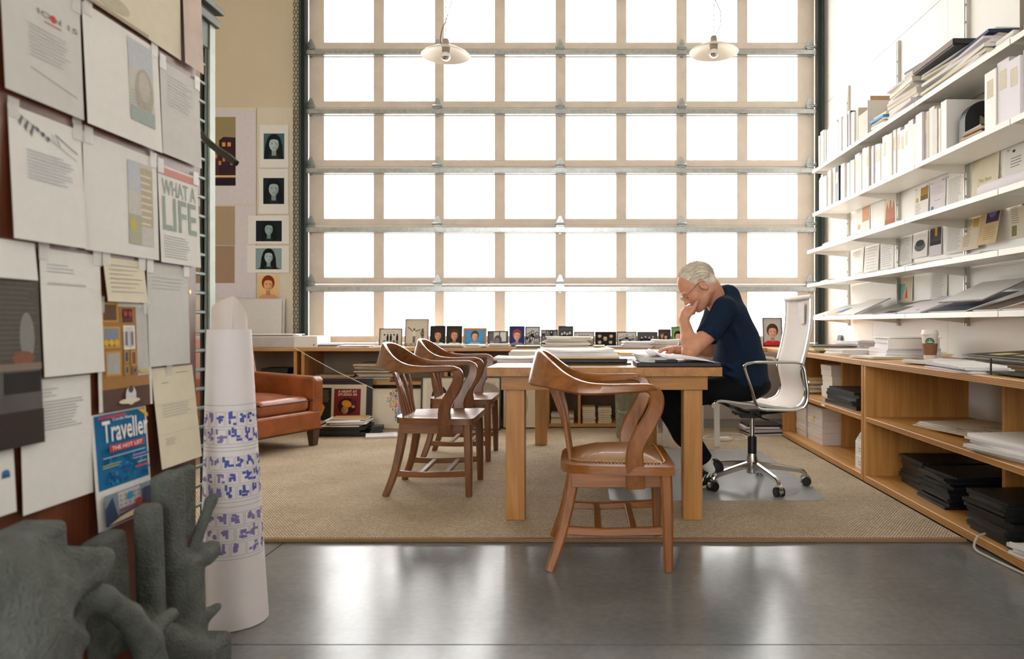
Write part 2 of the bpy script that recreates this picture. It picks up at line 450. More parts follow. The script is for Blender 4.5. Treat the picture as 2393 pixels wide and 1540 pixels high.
# ================================================================== SETTING
DY = 7.15; SC = F/DY           # garage door plane
RX = 2.44                      # right wall
fl = MB().box(-4.8, RX, -4, 7.3, -.12, -.012).build('floor', mat('joint_dark', '2a2a28', .9)); tag(fl, kind='structure')
xs = [-4.8, -1.316, RX]; ys = [-4, -.9, 2.12, 5.3, 7.3]
for i in range(2):
    for j in range(4):
        MB().box(xs[i]+.003, xs[i+1]-.003, ys[j]+.003, ys[j+1]-.003, -.02, 0).build('slab', CONC, fl)
g = MB().box(-30, 30, 7.4, 60, -.15, -.1).build('ground', mat('pale_paving', 'd8d4cc', .8)); tag(g, kind='structure')
g = MB().box(-30, 30, -60, -4.2, -.15, -.1).build('ground', mat('pale_paving', 'd8d4cc', .8)); tag(g, kind='structure')
wb = MB()
wb.box(-4.95, -2.80, 7.18, 7.32, 0, 5.0).box(-2.80, 2.36, 7.18, 7.32, 4.36, 5.0).box(2.36, RX+.15, 7.18, 7.32, 0, 5.0)
tag(wb.build('wall_back', WALLT), kind='structure')
wbo = bpy.data.objects['wall_back']
# pale pin panels on the back wall, left of the door
z1 = PZ(252, 7.165)
MB().box(-4.3, PX(600, 7.165)+.0, 7.155, 7.18, .5, z1).build('panel', mat('pin_panel', 'e6dcc9', .8, var=.02), wbo)
MB().box(PX(600, 7.165)+.006, PX(686, 7.165), 7.155, 7.18, .5, z1).build('panel', mat('pin_panel', 'e6dcc9', .8, var=.02), wbo)
wr = MB().box(RX+.012, RX+.15, -4, 7.3, 0, 5.0).build('wall_right', WALLW); tag(wr, kind='structure')
for i, (y0, y1) in enumerate([(5.94, 7.18), (4.72, 5.94), (3.5, 4.72), (2.28, 3.5), (1.06, 2.28)]):
    MB().box(RX, RX+.012, y0+.002, y1-.002, 0, 2.19).build('panel', PANELW, wr)
    MB().box(RX, RX+.012, y0+.002, y1-.002, 2.195, 3.17).build('panel', PANELW, wr)
    MB().box(RX, RX+.012, y0+.002, y1-.002, 3.175, 5.0).build('panel', PANELW, wr)
MB().box(RX, RX+.012, -4, 1.058, 0, 5).build('panel', PANELW, wr)
tag(MB().box(-4.95, -4.8, -4, 7.3, 0, 5).build('wall_left', WALLT), kind='structure')
tag(MB().box(-4.95, RX+.15, -4.15, 7.32, 5.0, 5.12).build('ceiling', CEIL), kind='structure')
wf = MB(); wf.box(-4.95, -3.0, -4.15, -4, 0, 5).box(1.0, RX+.15, -4.15, -4, 0, 5).box(-3.0, 1.0, -4.15, -4, 0, 1.0).box(-3.0, 1.0, -4.15, -4, 3.8, 5)
tag(wf.build('wall_front', WALLW), kind='structure')
w1 = thing('added_fill_window', None, None, (0, -4.07, 0), kind='structure')  # window added behind the camera, sized for fill light on the near side
for i in range(5): MB().box(-3.0+i-.03, -3.0+i+.03, -.04, .04, 1.0, 3.8).build('mullion', DOORW, w1)
for i in range(4): MB().box(-3.0, 1.0, -.035, .035, .97+i*.933, 1.03+i*.933).build('transom', DOORW, w1)
for i in range(4): MB().box(-2.97+i, -2.03+i, -.004, .004, 1.03, 3.77).build('pane', PANE, w1)

# ------------------------------------------------ sectional glazed garage door
d1 = thing('door_1', 'cream sectional overhead door of many square panes filling the back wall', None, (0, DY, 0), kind='structure')
pl = [(755, 875), (895, 1018), (1035, 1158), (1178, 1300), (1320, 1442), (1462, 1583), (1603, 1725), (1745, 1866)]
pl = [(PX(a, DY), PX(b, DY)) for a, b in pl]
DX0, DX1 = PX(722, DY), PX(1903, DY)
Z0, PIT = PZ(664, DY), 137.3/SC
MB().box(DX0, DX1, 0, .045, 0, Z0-PIT-.003).build('bottom_panel', DOORW, d1)
edges = [DX0]+[x for p in pl for x in p]+[DX1]
hpx = [727, 1023, 1309, 1593, 1892]
hm = MB()
hm.prism([(-.042, -.05), (.042, -.05), (.042, .012), (.03, .05), (.012, .095), (-.012, .095), (-.03, .05), (-.042, .012)], -.012, -.004, 1)
hm.cyl((-.046, -.022, .012), (.046, -.022, .012), .014, n=10).box(-.036, .036, -.03, -.008, -.01, .004)
hm.prism([(-.03, -.05), (-.012, -.09), (.012, -.09), (.03, -.05)], -.012, -.004, 1)
for z in (.06, -.035, -.07): hm.cyl((0, -.018, z), (0, -.004, z), .008, n=6)
hme = hm.mesh('hinge', GALV)
for r in range(-1, 5):
    a = Z0+r*PIT; b = a+PIT
    MB().box(DX0, DX1, 0, .045, a+.002, a+.06).build('rail', DOORW, d1, bevel=.003, seg=1)
    MB().box(DX0, DX1, 0, .045, b-.073, b-.002).build('rail', DOORW, d1, bevel=.003, seg=1)
    for k in range(0, 18, 2):
        MB().box(edges[k], edges[k+1], .001, .044, a+.06, b-.073).build('stile', DOORW, d1)
    for x0, x1 in pl:
        MB().box(x0, x1, .02, .026, a+.06, b-.073).build('pane', PANE, d1)
        st = MB(); st.box(x0, x0+.01, .003, .02, a+.06, b-.073).box(x1-.01, x1, .003, .02, a+.06, b-.073).box(x0+.01, x1-.01, .003, .02, a+.06, a+.07).box(x0+.01, x1-.01, .003, .02, b-.083, b-.073)
        st.build('pane_bead', DOORW, d1)
    # galvanised strut across the top of the section
    sm = MB(); sm.box(DX0-.01, DX1, -.055, 0, b-.05, b-.046).box(DX0-.01, DX1, -.058, -.054, b-.072, b-.03).box(DX0-.01, DX1, -.045, 0, b-.076, b-.072)
    sm.build('strut', GALV, d1)
    for i, px in enumerate(hpx):
        o = link('hinge', hme, d1, loc=(PX(px, DY), 0, b))
        if i in (0, 4):
            sgn = -1 if i == 0 else 1
            MB().cyl((0, -.03, .012), (sgn*.07, -.03, .012), .012, n=10).cyl((sgn*.05, -.03, .012), (sgn*.075, -.03, .012), .028, n=14).build('roller', GALV, o)
for sgn, x in ((-1, DX0), (1, DX1)):
    tm = MB(); a = x+sgn*.006
    xs_ = sorted((a, a+sgn*.045)); tm.box(xs_[0], xs_[1], -.075, .0, .0, 4.36)
    xs_ = sorted((a, a+sgn*.012)); tm.box(xs_[0], xs_[1], -.1, -.075, 0, 4.36)
    tm.build('track', TRACK, d1)
    xs_ = sorted((a+sgn*.05, a+sgn*.086)); MB().box(xs_[0], xs_[1], -.03, .028, 0, 4.36).build('track_angle', mat('angle_steel', '56625c', .45, .5, var=.1), d1)
    MB().cyl((a+sgn*.048, -.05, .3), (a+sgn*.048, -.05, 4.3), .006, n=6).build('lift_cable', GALV, d1)

# hoist chain hanging by the left track
cm = MB()
def link_geo(mb, c, rot, L=.022, Wd=.012, r=.0032):
    n, k = 10, 5; vs = []; fs = []
    for i in range(n):
        an = 2*math.pi*i/n; cx, cz = Wd*math.cos(an), (L*math.sin(an))
        for j in range(k):
            b = 2*math.pi*j/k; rr = 1+r/ Wd*math.cos(b)
            x, y, z = cx*rr, r*math.sin(b), cz+r*math.sin(an)*math.cos(b)
            vs.append((c[0]+x*math.cos(rot)-y*math.sin(rot), c[1]+x*math.sin(rot)+y*math.cos(rot), c[2]+z))
    for i in range(n):
        for j in range(k):
            fs.append((i*k+j, ((i+1) % n)*k+j, ((i+1) % n)*k+(j+1) % k, i*k+(j+1) % k))
    mb.add(vs, fs)
for dx in (0, .032):
    z = .86; i = 0
    while z < 4.6:
        link_geo(cm, (PX(688, 7.1)+dx, 7.1, z), (i % 2)*math.pi/2+.4); z += .036; i += 1
tag(cm.build('hoist_chain', mat('chain_steel', '5f635a', .5, .7, var=.1), None, True), 'long steel hoist chain hanging in a double strand beside the left door track', 'chain')

# ------------------------------------------------ wall shelving on the right wall
PY = [6.46, 5.44, 4.47, 3.47, 2.47]
ordn = ['nearest the window', 'second from the window', 'third from the window', 'fourth from the window', 'fifth from the window']
for i, y in enumerate(PY[:4]):
    m_ = MB(); m_.box(RX-.022, RX, y-.018, y-.006, .95, 3.14).box(RX-.022, RX, y+.006, y+.018, .95, 3.14).box(RX-.008, RX, y-.006, y+.006, .95, 3.14)
    o = thing('shelf_post', 'slim aluminium wall post carrying the white shelves, '+ordn[i], 'shelf post', (0, 0, 0), group='wall posts of the white shelving')
    m_.build('channel', POSTG, o)
    hm_ = MB()
    for k in range(18): hm_.box(RX-.024, RX-.0215, y-.0165, y-.0075, 1.1+k*.11, 1.115+k*.11)
    hm_.build('slots', BLACKP, o)
SH = [(1.028, 2.04, 'lowest'), (1.326, 2.04, 'second lowest'), (1.628, 2.04, 'middle'), (1.973, 2.10, 'second highest'), (2.366, 2.10, 'top')]
for z, x, nm in SH:
    for i in range(4):
        o = thing('wall_shelf', 'white enamelled steel shelf tray, %s row, bay %s' % (nm, ordn[i]), 'shelf', (0, 0, 0), group='white steel wall shelves')
        y1, y0 = PY[i]-.004, PY[i+1]+.004
        if i == 0 and z < 1.9: y1 = 6.42
        MB().box(x, RX-.024, y0, y1, z-.006, z).box(x, x+.004, y0, y1, z-.03, z-.006).build('tray', SHELFW, o)
        for yy in (y0, y1-.003): MB().prism([(x+.01, z-.022), (x+.01, z-.006), (RX-.024, z-.006), (RX-.024, z-.06), (RX-.06, z-.055)], yy, yy+.003, 1).build('bracket', SHELFW, o)
# ------------------------------------------------ pendant lamps
def lamp(px, py, Y, label, side):
    c = P(px, py, Y); o = thing('pendant_lamp', label, 'lamp', c, group='enamel pendant lamps')
    R_ = .195
    prof = [(.028, .075), (.034, .072), (.06, .066), (.12, .04), (.18, .008), (R_, -.004), (R_, -.008), (.178, .002), (.118, .034), (.058, .06), (.03, .066), (.028, .07)]
    MB().lathe(prof, 48).build('shade', mat('white_enamel', 'f3ede4', .25, var=.01), o, True)
    MB().lathe([(.0, .125), (.02, .125), (.026, .115), (.03, .075), (.034, .07), (.03, .02), (0, .02)], 20).build('socket', mat('socket_grey', 'a89f94', .4, .3), o, True)
    b = MB(); b.ball((0, 0, -.01), .038, 14); bo = b.build('bulb', mat('bulb_glass', 'efeeea', .08, var=0, coat=.5), o, True)
    MB().lathe([(.0379, -.022), (.0335, -.031), (.024, -.042), (.012, -.0475), (.001, -.049)], 16).build('mirror_cap', CHROME, bo, True)
    ch = MB(); z = .14; i = 0
    while z < 5.0-c.z:
        link_geo(ch, (0, 0, z), (i % 2)*math.pi/2, .026, .011, .0022); z += .044; i += 1
    ch.build('chain', mat('pale_chain', 'b9b4ad', .4, .6), o, True)
    cdx = [(-.035, 0, .085), (-.045, 0, .12), (-.03, 0, .2), (.005, 0, .29), (.045, -.01, .42), (.035, 0, .5), (.02, 0, .6), (.0, 0, .75), (.03, 0, 1.0), (0, 0, 5.0-c.z)] if side else \
          [(.01, 0, .12), (.03, 0, .16), (.055, 0, .23), (.05, -.01, .32), (.01, 0, .42), (-.03, 0, .52), (-.045, 0, .6), (-.03, 0, .8), (0, 0, 5.0-c.z)]
    MB().tube(cdx, .0035, 6, 6).build('cord', mat('brown_cord', '4a3a34', .6), o, True)
lamp(1042, 128, 5.65, 'shallow white enamel pendant lamp with brown looping cord, nearer the pinned portraits', True)
lamp(1668, 121, 5.65, 'shallow white enamel pendant lamp hanging above the seated person', False)
# ------------------------------------------------ rug and chair mat
rg = thing('sisal_rug', 'large beige woven sisal rug under the table and chairs', 'rug', (0, 0, 0))
MB().box(-3.6, 1.69, 3.135, 6.47, .001, .011).build('weave', SISAL, rg)
MB().sweep([(-3.6, 3.122, .008), (1.69, 3.122, .008)], .03, .015, sub=1).build('binding', mat('brown_binding', '8a6a4c', .8, var=.1, scale=200, bump=.3, bscale=900), rg)
mm = MB(); c_ = .06
mm.prism([(.145, 3.8+.02), (.165, 3.8), (1.32-c_, 3.8), (1.325, 3.8+c_), (1.325, 5.35-c_), (1.32-c_, 5.35), (.205, 5.35), (.145, 5.29)], .0115, .0145)
mm.build('chair_mat', mix_transparent('clear_vinyl', 'c9cdd2', .5, .22), None)
tag(bpy.data.objects['chair_mat'], 'clear vinyl floor mat under the office chair', 'chair mat')
# ================================================================== FURNITURE
# ------------------------------------------------ right hand plywood cabinets
PLYD = wood('ply_dark_layer', 'a9743f', '8a5a2c', 1, .5, 0, 6)
def cab_unit(y0, y1, label, div):
    o = thing('plywood_cabinet', label, 'cabinet', (1.70, y0, 0), group='low plywood cabinets along the right wall')
    L = y1-y0; t = .03; D = .62
    MB().box(0, D, t, L-t, .012, .05).build('bottom_shelf', PLYY, o, bevel=.0015, seg=1)
    MB().box(0, D, t, L-t, .376, .404).build('middle_shelf', PLYY, o, bevel=.0015, seg=1)
    for z0_, z1_ in ((.376, .404), (.012, .05)):
        for f_ in (.3, .52, .74): MB().box(-.0008, 0, t, L-t, z0_+(z1_-z0_)*f_-.0012, z0_+(z1_-z0_)*f_+.0012).build('ply_layer', PLYD, o)
    MB().box(0, D, 0, t, .012, .712).build('side_panel', PLYV, o, bevel=.0015, seg=1)
    MB().box(0, D, L-t, L, .012, .712).build('side_panel', PLYV, o, bevel=.0015, seg=1)
    MB().box(.225, D, div-y0-.012, div-y0+.012, .05, .376).build('divider', PLYV, o)
    MB().box(.225, D, div-y0-.012, div-y0+.012, .404, .712).build('divider', PLYV, o)
    MB().box(.04, D-.02, .01, L-.01, 0, .012).build('plinth', BLACKP, o)
    return o
ca = cab_unit(4.285, 6.02, 'plywood cabinet with stacked flat boxes and black folders, beyond the double upright', 5.25)
cb = cab_unit(2.45, 4.275, 'plywood cabinet nearest the camera with black portfolios on its bottom shelf', 3.23)
MB().box(-.002, 0, 4.96-4.285, 5.03-4.285, .383, .396).build('name_tag', PAPER, ca)
ct = thing('plywood_worktop', 'long birch plywood worktop on the right hand cabinets', 'worktop', (1.69, 2.45, .712))
MB().box(0, RX-.003-1.69, 0, 4.28-2.45-.002, 0, .032).build('board', PLYY, ct, bevel=.0015, seg=1)
MB().box(0, RX-.003-1.69, 4.28-2.45, 6.49-2.45, 0, .032).build('board', PLYY, ct, bevel=.0015, seg=1)
for f_ in (.25, .5, .75):
    MB().box(-.0008, 0, 0, 1.828, .032*f_-.0013, .032*f_+.0013).build('ply_layer', PLYD, ct)
    MB().box(-.0008, 0, 1.83, 4.04, .032*f_-.0013, .032*f_+.0013).build('ply_layer', PLYD, ct)

# ------------------------------------------------ back plywood bookcases + worktop
bt = thing('plywood_worktop', 'long birch plywood worktop on the bookcases below the glazed door', 'worktop', (0, 6.5, .712))
MB().box(-4.2, -2.62, 0, .56, 0, .032).build('board', PLYX, bt, bevel=.0015, seg=1)
MB().box(-2.617, 1.685, 0, .56, 0, .032).build('board', PLYX, bt, bevel=.0015, seg=1)
MB().box(1.688, RX-.01, 0, .56, 0, .032).build('board', PLYX, bt, bevel=.0015, seg=1)
def bookcase(x0, x1, label, shelves, divs=(), back=True):
    o = thing('plywood_bookcase', label, 'bookcase', (x0, 6.52, 0), group='low plywood bookcases below the door')
    Lx = x1-x0; t = .03; D = .5
    MB().box(0, t, 0, D, 0, .711).build('side_panel', PLYV, o)
    MB().box(Lx-t, Lx, 0, D, 0, .711).build('side_panel', PLYV, o)
    MB().box(t, Lx-t, 0, D, .012, .04).build('bottom_shelf', PLYX, o)
    for z in shelves: MB().box(t, Lx-t, .01, D, z, z+.028).build('middle_shelf', PLYX, o)
    for d in divs: MB().box(d-x0, d-x0+.024, .005, D, .04, .711).build('divider', PLYV, o)
    if back: MB().box(t, Lx-t, D-.015, D, .04, .711).build('back_panel', mat('case_back', '8d7d6a', .7, var=.05), o)
    return o
bookcase(-4.15, -2.64, 'plywood bookcase beneath the pinned posters behind the leather armchair', [.42])
bookcase(-2.60, -1.25, 'plywood bookcase holding loose piles of old paper behind the studio poster', [.40])
bookcase(-1.22, -.36, 'plywood bookcase behind the framed prints, between the piled papers and the booklets', [.36])
bookcase(-.34, .55, 'plywood bookcase with stacks of thin booklets on its bottom shelf', [.40], [-.045])
# ------------------------------------------------ main table
T = thing('oak_table', 'long heavy oak work table with square legs in the middle of the room', 'table', (.104, 4.525, 0))
yb = 1.165
nb = 6
for i in range(nb):
    x0 = -.56+1.12*i/nb; x1 = -.56+1.12*(i+1)/nb
    MB().box(x0+.0003, x1-.0003, -yb, yb, .714, .756).build('plank', wood('oak_plank', 'c08844', 'a06a2e', 1), T)
MB().box(-.498, .498, -yb+.04, -yb+.07, .645, .714).build('apron', OAK, T, bevel=.002, seg=1)
MB().box(-.498, .498, yb-.07, yb-.04, .645, .714).build('apron', OAK, T, bevel=.002, seg=1)
MB().box(-.498, -.468, -yb+.07, yb-.07, .645, .714).build('apron', wood('oak_plank', 'c08844', 'a06a2e', 1), T, bevel=.002, seg=1)
MB().box(.468, .498, -yb+.07, yb-.07, .645, .714).build('apron', wood('oak_plank', 'c08844', 'a06a2e', 1), T, bevel=.002, seg=1)
for x in (-.478, .384):
    for y in (-yb+.06, yb-.155):
        MB().box(x, x+.092, y, y+.092, .0115, .648).build('leg', OAKV, T, bevel=.003, seg=1)

# ------------------------------------------------ wooden bow-back armchairs (face +X)
def armchair_wood(name, label, leather, zf, loc, rz, group):
    W, WV = (WAL2, WAL2V) if leather else (WAL, WALV)
    o = thing(name, label, 'chair', loc, rz, group)
    sd = .05 if leather else .018; zst = .02 if leather else 0
    # seat
    def outline(g=0, fr=.245):
        pts = []
        for s_ in (1, -1):
            e = [(-.205+g, .10*s_), (-.195+g, .16*s_), (-.165+g*.7, (.2-g*.6)*s_), (-.08, (.222-g)*s_), (.1, (.243-g)*s_), (fr-.03-g, (.252-g)*s_), (fr-.008-g, (.243-g)*s_), (fr-g, (.215-g)*s_)]
            pts += e if s_ > 0 else e[::-1]
        return pts
    ol = outline(); n = len(ol)
    # solid seat with a saddled top
    NR = 7; vs = []; fs = []
    cx = .02
    for k in range(NR+1):
        t = 1-k/NR
        for (x, y) in ol:
            xx, yy = cx+(x-cx)*t, y*t
            dip = 0 if leather else .012*(1-t**3)*(1+.3*math.cos(yy*18))
            vs.append((xx, yy, .468-sd-dip-(.006 if k == 0 else 0)))
    for k in range(NR):
        for i in range(n):
            j = (i+1) % n; fs.append((k*n+i, k*n+j, (k+1)*n+j, (k+1)*n+i))
    b = len(vs); vs += [(x, y, .428-sd) for x, y in ol]
    for i in range(n):
        j = (i+1) % n; fs.append((b+i, b+j, j, i))
    fs.append(tuple(range(b, b+n))[::-1])
    st = MB().add(vs, fs).build('seat', W, o, True)
    if leather:
        ov = [(cx+(x-cx)*.83, y*.84) for x, y in ol]
        vs = []; fs = []; NR = 8
        for k in range(NR+1):
            t = 1-k/NR
            for x, y in ov: vs.append((cx+(x-cx)*t, y*t, .467-sd+.042*(1-t**2.4)))
        for k in range(NR):
            for i in range(n):
                j = (i+1) % n; fs.append((k*n+i, k*n+j, (k+1)*n+j, (k+1)*n+i))
        cu = MB().add(vs, fs).build('leather_pad', LEATD, o, True)
        nm = MB(); L = 0; pts = [Vector((x, y, .472-sd)) for x, y in ov]+[Vector((ov[0][0], ov[0][1], .472-sd))]
        for i in range(n):
            a, c = pts[i], pts[i+1]; q = max(1, int((c-a).length/.0135))
            for j in range(q): nm.ball(a+(c-a)*(j/q), .0058, 4, sc=(1, 1, .6))
        nm.build('nail_trim', BRASS, cu, True)['kind'] = 'stuff'
    # aprons under the seat
    MB().box(-.16, .21, -.212, -.19, .375-sd, .43-sd).build('seat_rail', W, o, bevel=.002, seg=1)
    MB().box(-.16, .21, .19, .212, .375-sd, .43-sd).build('seat_rail', W, o, bevel=.002, seg=1)
    MB().box(.19, .215, -.2, .2, .375-sd, .43-sd).build('seat_rail', W, o, bevel=.002, seg=1)
    MB().box(-.175, -.15, -.17, .17, .375-sd, .43-sd).build('seat_rail', W, o, bevel=.002, seg=1)
    for s_ in (-1, 1):
        MB().sweep([(.208, .208*s_, .43-sd), (.214, .212*s_, .25), (.218, .216*s_, .0115 if s_ > 0 else zf)], [.047, .044, .034], [.047, .044, .034], up=(0, 1, 0), sub=4).build('leg', WV, o, bevel=0)
        MB().sweep([(-.15, .175*s_, .43-sd), (-.163, .18*s_, .32-sd*.5), (-.195, .195*s_, .15), (-.245, .21*s_, .0115 if s_ > 0 else zf)], [.05, .046, .04, .036], [.046, .044, .04, .036], up=(0, 1, 0), sub=5).build('leg', WV, o)
        MB().sweep([(-.195, .195*s_, .135+zst), (-.02, .2*s_, .128+zst), (.213, .21*s_, .137+zst)], [.022]*3, [.034, .03, .034], sub=5).build('stretcher', W, o)
    for x in (-.055, .085):
        MB().sweep([(x, -.195, .132+zst), (x, .195, .132+zst)], .03, .02, sub=2).build('cross_stretcher', W, o)
    # bow: arms rising into the crest
    path = [(.168, -.275, .722, .016), (.14, -.275, .734, .03), (.06, -.278, .735, .036), (-.03, -.274, .734, .04), (-.11, -.262, .742, .05), (-.18, -.238, .77, .07), (-.245, -.19, .815, .103), (-.29, -.12, .846, .132), (-.312, -.05, .857, .142)]
    path = path+[(x, -y, z, h) for x, y, z, h in path[::-1]]
    pv = [Vector((x, y, 0)) for x, y, z, h in path]
    Q = []
    K = len(path)
    for i in range(K-1):
        p0, p1, p2, p3 = [Vector(path[max(0, min(K-1, j))]) for j in (i-1, i, i+1, i+2)]
        for j in range(5):
            t = j/5; Q.append(.5*((2*p1)+(p2-p0)*t+(2*p0-5*p1+4*p2-p3)*t*t+(3*p1-p0-3*p2+p3)*t**3))
    Q.append(Vector(path[-1])); vs = []; fs = []
    th = .027
    for i, q in enumerate(Q):
        a = Q[max(i-1, 0)]; c = Q[min(i+1, len(Q)-1)]
        tg = Vector((c[0]-a[0], c[1]-a[1], 0)).normalized(); nr = Vector((tg.y, -tg.x, 0))   # outward
        lean = .30*(q[3]-.034)
        top = Vector((q[0], q[1], q[2]))+nr*lean*.5; bot = Vector((q[0], q[1], q[2]-q[3]))-nr*lean*.5
        e = .008; wd = th*(1.35 if q[3] < .06 else 1.0)
        up_ = Vector((0, 0, 1))
        vs += [top+nr*wd/2-up_*e, top+nr*(wd/2-e), top-nr*(wd/2-e), top-nr*wd/2-up_*e, bot-nr*wd/2+up_*e, bot-nr*(wd/2-e), bot+nr*(wd/2-e), bot+nr*wd/2+up_*e]
    for i in range(len(Q)-1):
        for a in range(8):
            b2 = (a+1) % 8; fs.append((i*8+a, (i+1)*8+a, (i+1)*8+b2, i*8+b2))
    fs.append(tuple(range(8))); fs.append(tuple(range((len(Q)-1)*8, len(Q)*8))[::-1])
    MB().add(vs, fs).build('arm_bow', W, o, True)
    for s_ in (-1, 1):
        y = .275*s_
        prof = [(.085, .718, .008), (.135, .716, .014), (.163, .70, .026), (.165, .655, .029), (.138, .60, .031), (.105, .55, .032), (.086, .50, .033), (.086, .45, .036), (.09, .37, .037)]
        prof = [(x, z-sd*(.735-z)/.365, r) for x, z, r in prof]
        # flat ribbon in the XZ plane
        vs = []; fs = []; QQ = []
        for i in range(8):
            p0, p1, p2, p3 = [Vector(prof[max(0, min(8, j))]) for j in (i-1, i, i+1, i+2)]
            for j in range(4):
                t = j/4; QQ.append(.5*((2*p1)+(p2-p0)*t+(2*p0-5*p1+4*p2-p3)*t*t+(3*p1-p0-3*p2+p3)*t**3))
        QQ.append(Vector(prof[-1]))
        for i, q in enumerate(QQ):
            a = QQ[max(i-1, 0)]; c = QQ[min(i+1, len(QQ)-1)]
            tg = Vector((c[0]-a[0], c[1]-a[1])).normalized(); nr = Vector((-tg.y, tg.x)); r = q[2]
            yc = y*(1-.20*(.735-q[1])/.365); hw = .016; e = .006
            for u, v in ((r, hw-e), (r-e, hw), (-r+e, hw), (-r, hw-e), (-r, -hw+e), (-r+e, -hw), (r-e, -hw), (r, -hw+e)):
                vs.append((q[0]+nr.x*u, yc+v, q[1]+nr.y*u))
        for i in range(len(QQ)-1):
            for a in range(8):
                b2 = (a+1) % 8; fs.append((i*8+a, i*8+b2, (i+1)*8+b2, (i+1)*8+a))
        fs.append(tuple(range(8))[::-1]); fs.append(tuple(range((len(QQ)-1)*8, len(QQ)*8)))
        MB().add(vs, fs).build('arm_post', WV, o, True)
    for i in range(5):
        y = -.13+.065*i; bx = .012*abs(i-2)
        MB().sweep([(-.165, y*.85, .462-sd), (-.188+bx*.3, y*.92, .53), (-.215+bx, y, .61), (-.262+bx*1.4, y*1.12, .725)], [.034, .034, .034, .036], [.016]*4, up=(1, 0, 0), sub=5).build('slat', WV, o)
    return o
GC = 'bow-backed wooden armchairs'
armchair_wood('wooden_armchair', 'wooden bow-back armchair at the left of the table, nearer the camera', False, .0115, (-.845, 4.11, 0), 0, GC)
armchair_wood('wooden_armchair', 'wooden bow-back armchair at the left of the table, behind its twin and nearer the window', False, .0115, (-.872, 5.10, 0), 0, GC)
armchair_wood('wooden_armchair', 'wooden bow-back armchair with tan leather seat pad standing in front of the table', True, .001, (.115, 2.965, 0), 0, GC)

# ------------------------------------------------ leather club armchair
LA = math.atan2(-.4, .917)
lc = Vector((-2.07, 5.55, 0))
ax_ = Vector((math.cos(LA), math.sin(LA), 0)); ay_ = Vector((-math.sin(LA), math.cos(LA), 0))
org = lc-ax_*.40-ay_*.335
A = thing('leather_armchair', 'worn brown leather club armchair with nailhead trim', 'armchair', org, LA)
MB().box(-.36, .40, -.36, .36, .135, .29).build('base', LEATH, A, bevel=.02, seg=3)
for s_ in (-1, 1):
    b = MB(); y0, y1 = sorted((.27*s_, .375*s_))
    b.prism([(-.36, .28), (.405, .27), (.41, .53), (.38, .55), (-.36, .575)], y0, y1, 1)
    b.build('arm', LEATH, A, bevel=.022, seg=3)
b = MB(); b.prism([(-.39, .15), (-.24, .15), (-.27, .5), (-.36, .86), (-.40, .885), (-.46, .87), (-.44, .6)], -.365, .365, 1)
b.build('backrest', LEATH, A, bevel=.03, seg=3)
sdf_obj('seat_cushion', [rbox((.085, 0, .345), (.31, .255, .062), k=.01, rd=.05), ell((.05, 0, .38), (.24, .2, .05), k=.05)], .014, LEATH, A, relax=2)
pb = MB(); zz = .375
pb.tube([(-.22, -.25, .385), (.36, -.25, .378), (.392, -.22, .372), (.395, 0, .37), (.392, .22, .372), (.36, .25, .378), (-.22, .25, .385)], .005, 6, 5)
pb.build('piping', mat('dark_piping', '2a1a10', .5), A, True)
runs = [[(.402, -.355+.71*i/59, .142) for i in range(60)]]
for s_ in (-1, 1): runs += [[(-.35+.74*i/59, .362*s_, .142) for i in range(60)], [(-.275-.09*i/33, .352*s_, .52+.33*i/33) for i in range(34)]]
for rn in runs:
    b = MB()
    for c in rn: b.ball(c, .006, 4)
    o_ = b.build('nail_trim', mat('dark_brass', '6d5330', .35, .8), A, True); o_['kind'] = 'stuff'
for x in (-.36, .33):
    for y in (-.34, .27):
        MB().add([(x+.012, y+.012, .0115), (x+.058, y+.012, .0115), (x+.058, y+.058, .0115), (x+.012, y+.058, .0115), (x, y, .14), (x+.07, y, .14), (x+.07, y+.07, .14), (x, y+.07, .14)],
                 [(3, 2, 1, 0), (4, 5, 6, 7), (0, 1, 5, 4), (1, 2, 6, 5), (2, 3, 7, 6), (3, 0, 4, 7)]).build('leg', mat('dark_leg_wood', '4d3426', .4, var=.1), A)
# throw cushion on the armchair
cu = sdf_obj('cushion', [rbox((-.14, -.19, .53), (.05, .07, .12), Matrix.Rotation(-.25, 3, 'Y'), k=.01, rd=.045)], .012, mat('tan_suede', 'b08a52', .8, var=.1), None, relax=1)
cu.location = org; cu.rotation_euler = (0, 0, LA); tag(cu, 'small tan cushion leaning against the back of the leather armchair', 'cushion')

# ------------------------------------------------ office chair (faces -X)
OC = thing('office_chair', 'high-backed white mesh office chair with polished aluminium frame', 'office chair', (1.0, 4.17, 0))
zm = .0145
for a in (-4, -76, -148, -220, -292):
    r = math.radians(a); d = Vector((math.cos(r), math.sin(r), 0))
    MB().sweep([d*.03+Vector((0, 0, .135)), d*.12+Vector((0, 0, .125)), d*.24+Vector((0, 0, .108)), d*.295+Vector((0, 0, .095)), d*.305+Vector((0, 0, .06))], [.03, .03, .028, .026, .022], [.04, .034, .028, .026, .022], sub=4).build('base_arm', CHROME, OC, True)
    cs_ = MB(); n_ = Vector((-d.y, d.x, 0)); c = d*.31+Vector((0, 0, zm+.027))
    for s_ in (-1, 1): cs_.cyl(c+n_*.006*s_, c+n_*.024*s_, .027, n=18)
    co = cs_.build('caster', BLACKP, OC, True)
    MB().cyl(c+n_*-.012+Vector((0, 0, .01)), c+n_*.012+Vector((0, 0, .01)), .03, n=14).cyl(c, c+Vector((0, 0, .05)), .008, n=8).build('caster_hood', CHROME, co, True)
MB().lathe([(.0, .085), (.034, .085), (.036, .1), (.034, .16), (.027, .2), (.024, .2), (.024, .30), (.0, .3)], 20).build('column_sleeve', CHROME, OC, True)
MB().cyl((0, 0, .2), (0, 0, .30), .026, n=18).build('column_cover', BLACKP, OC, True)
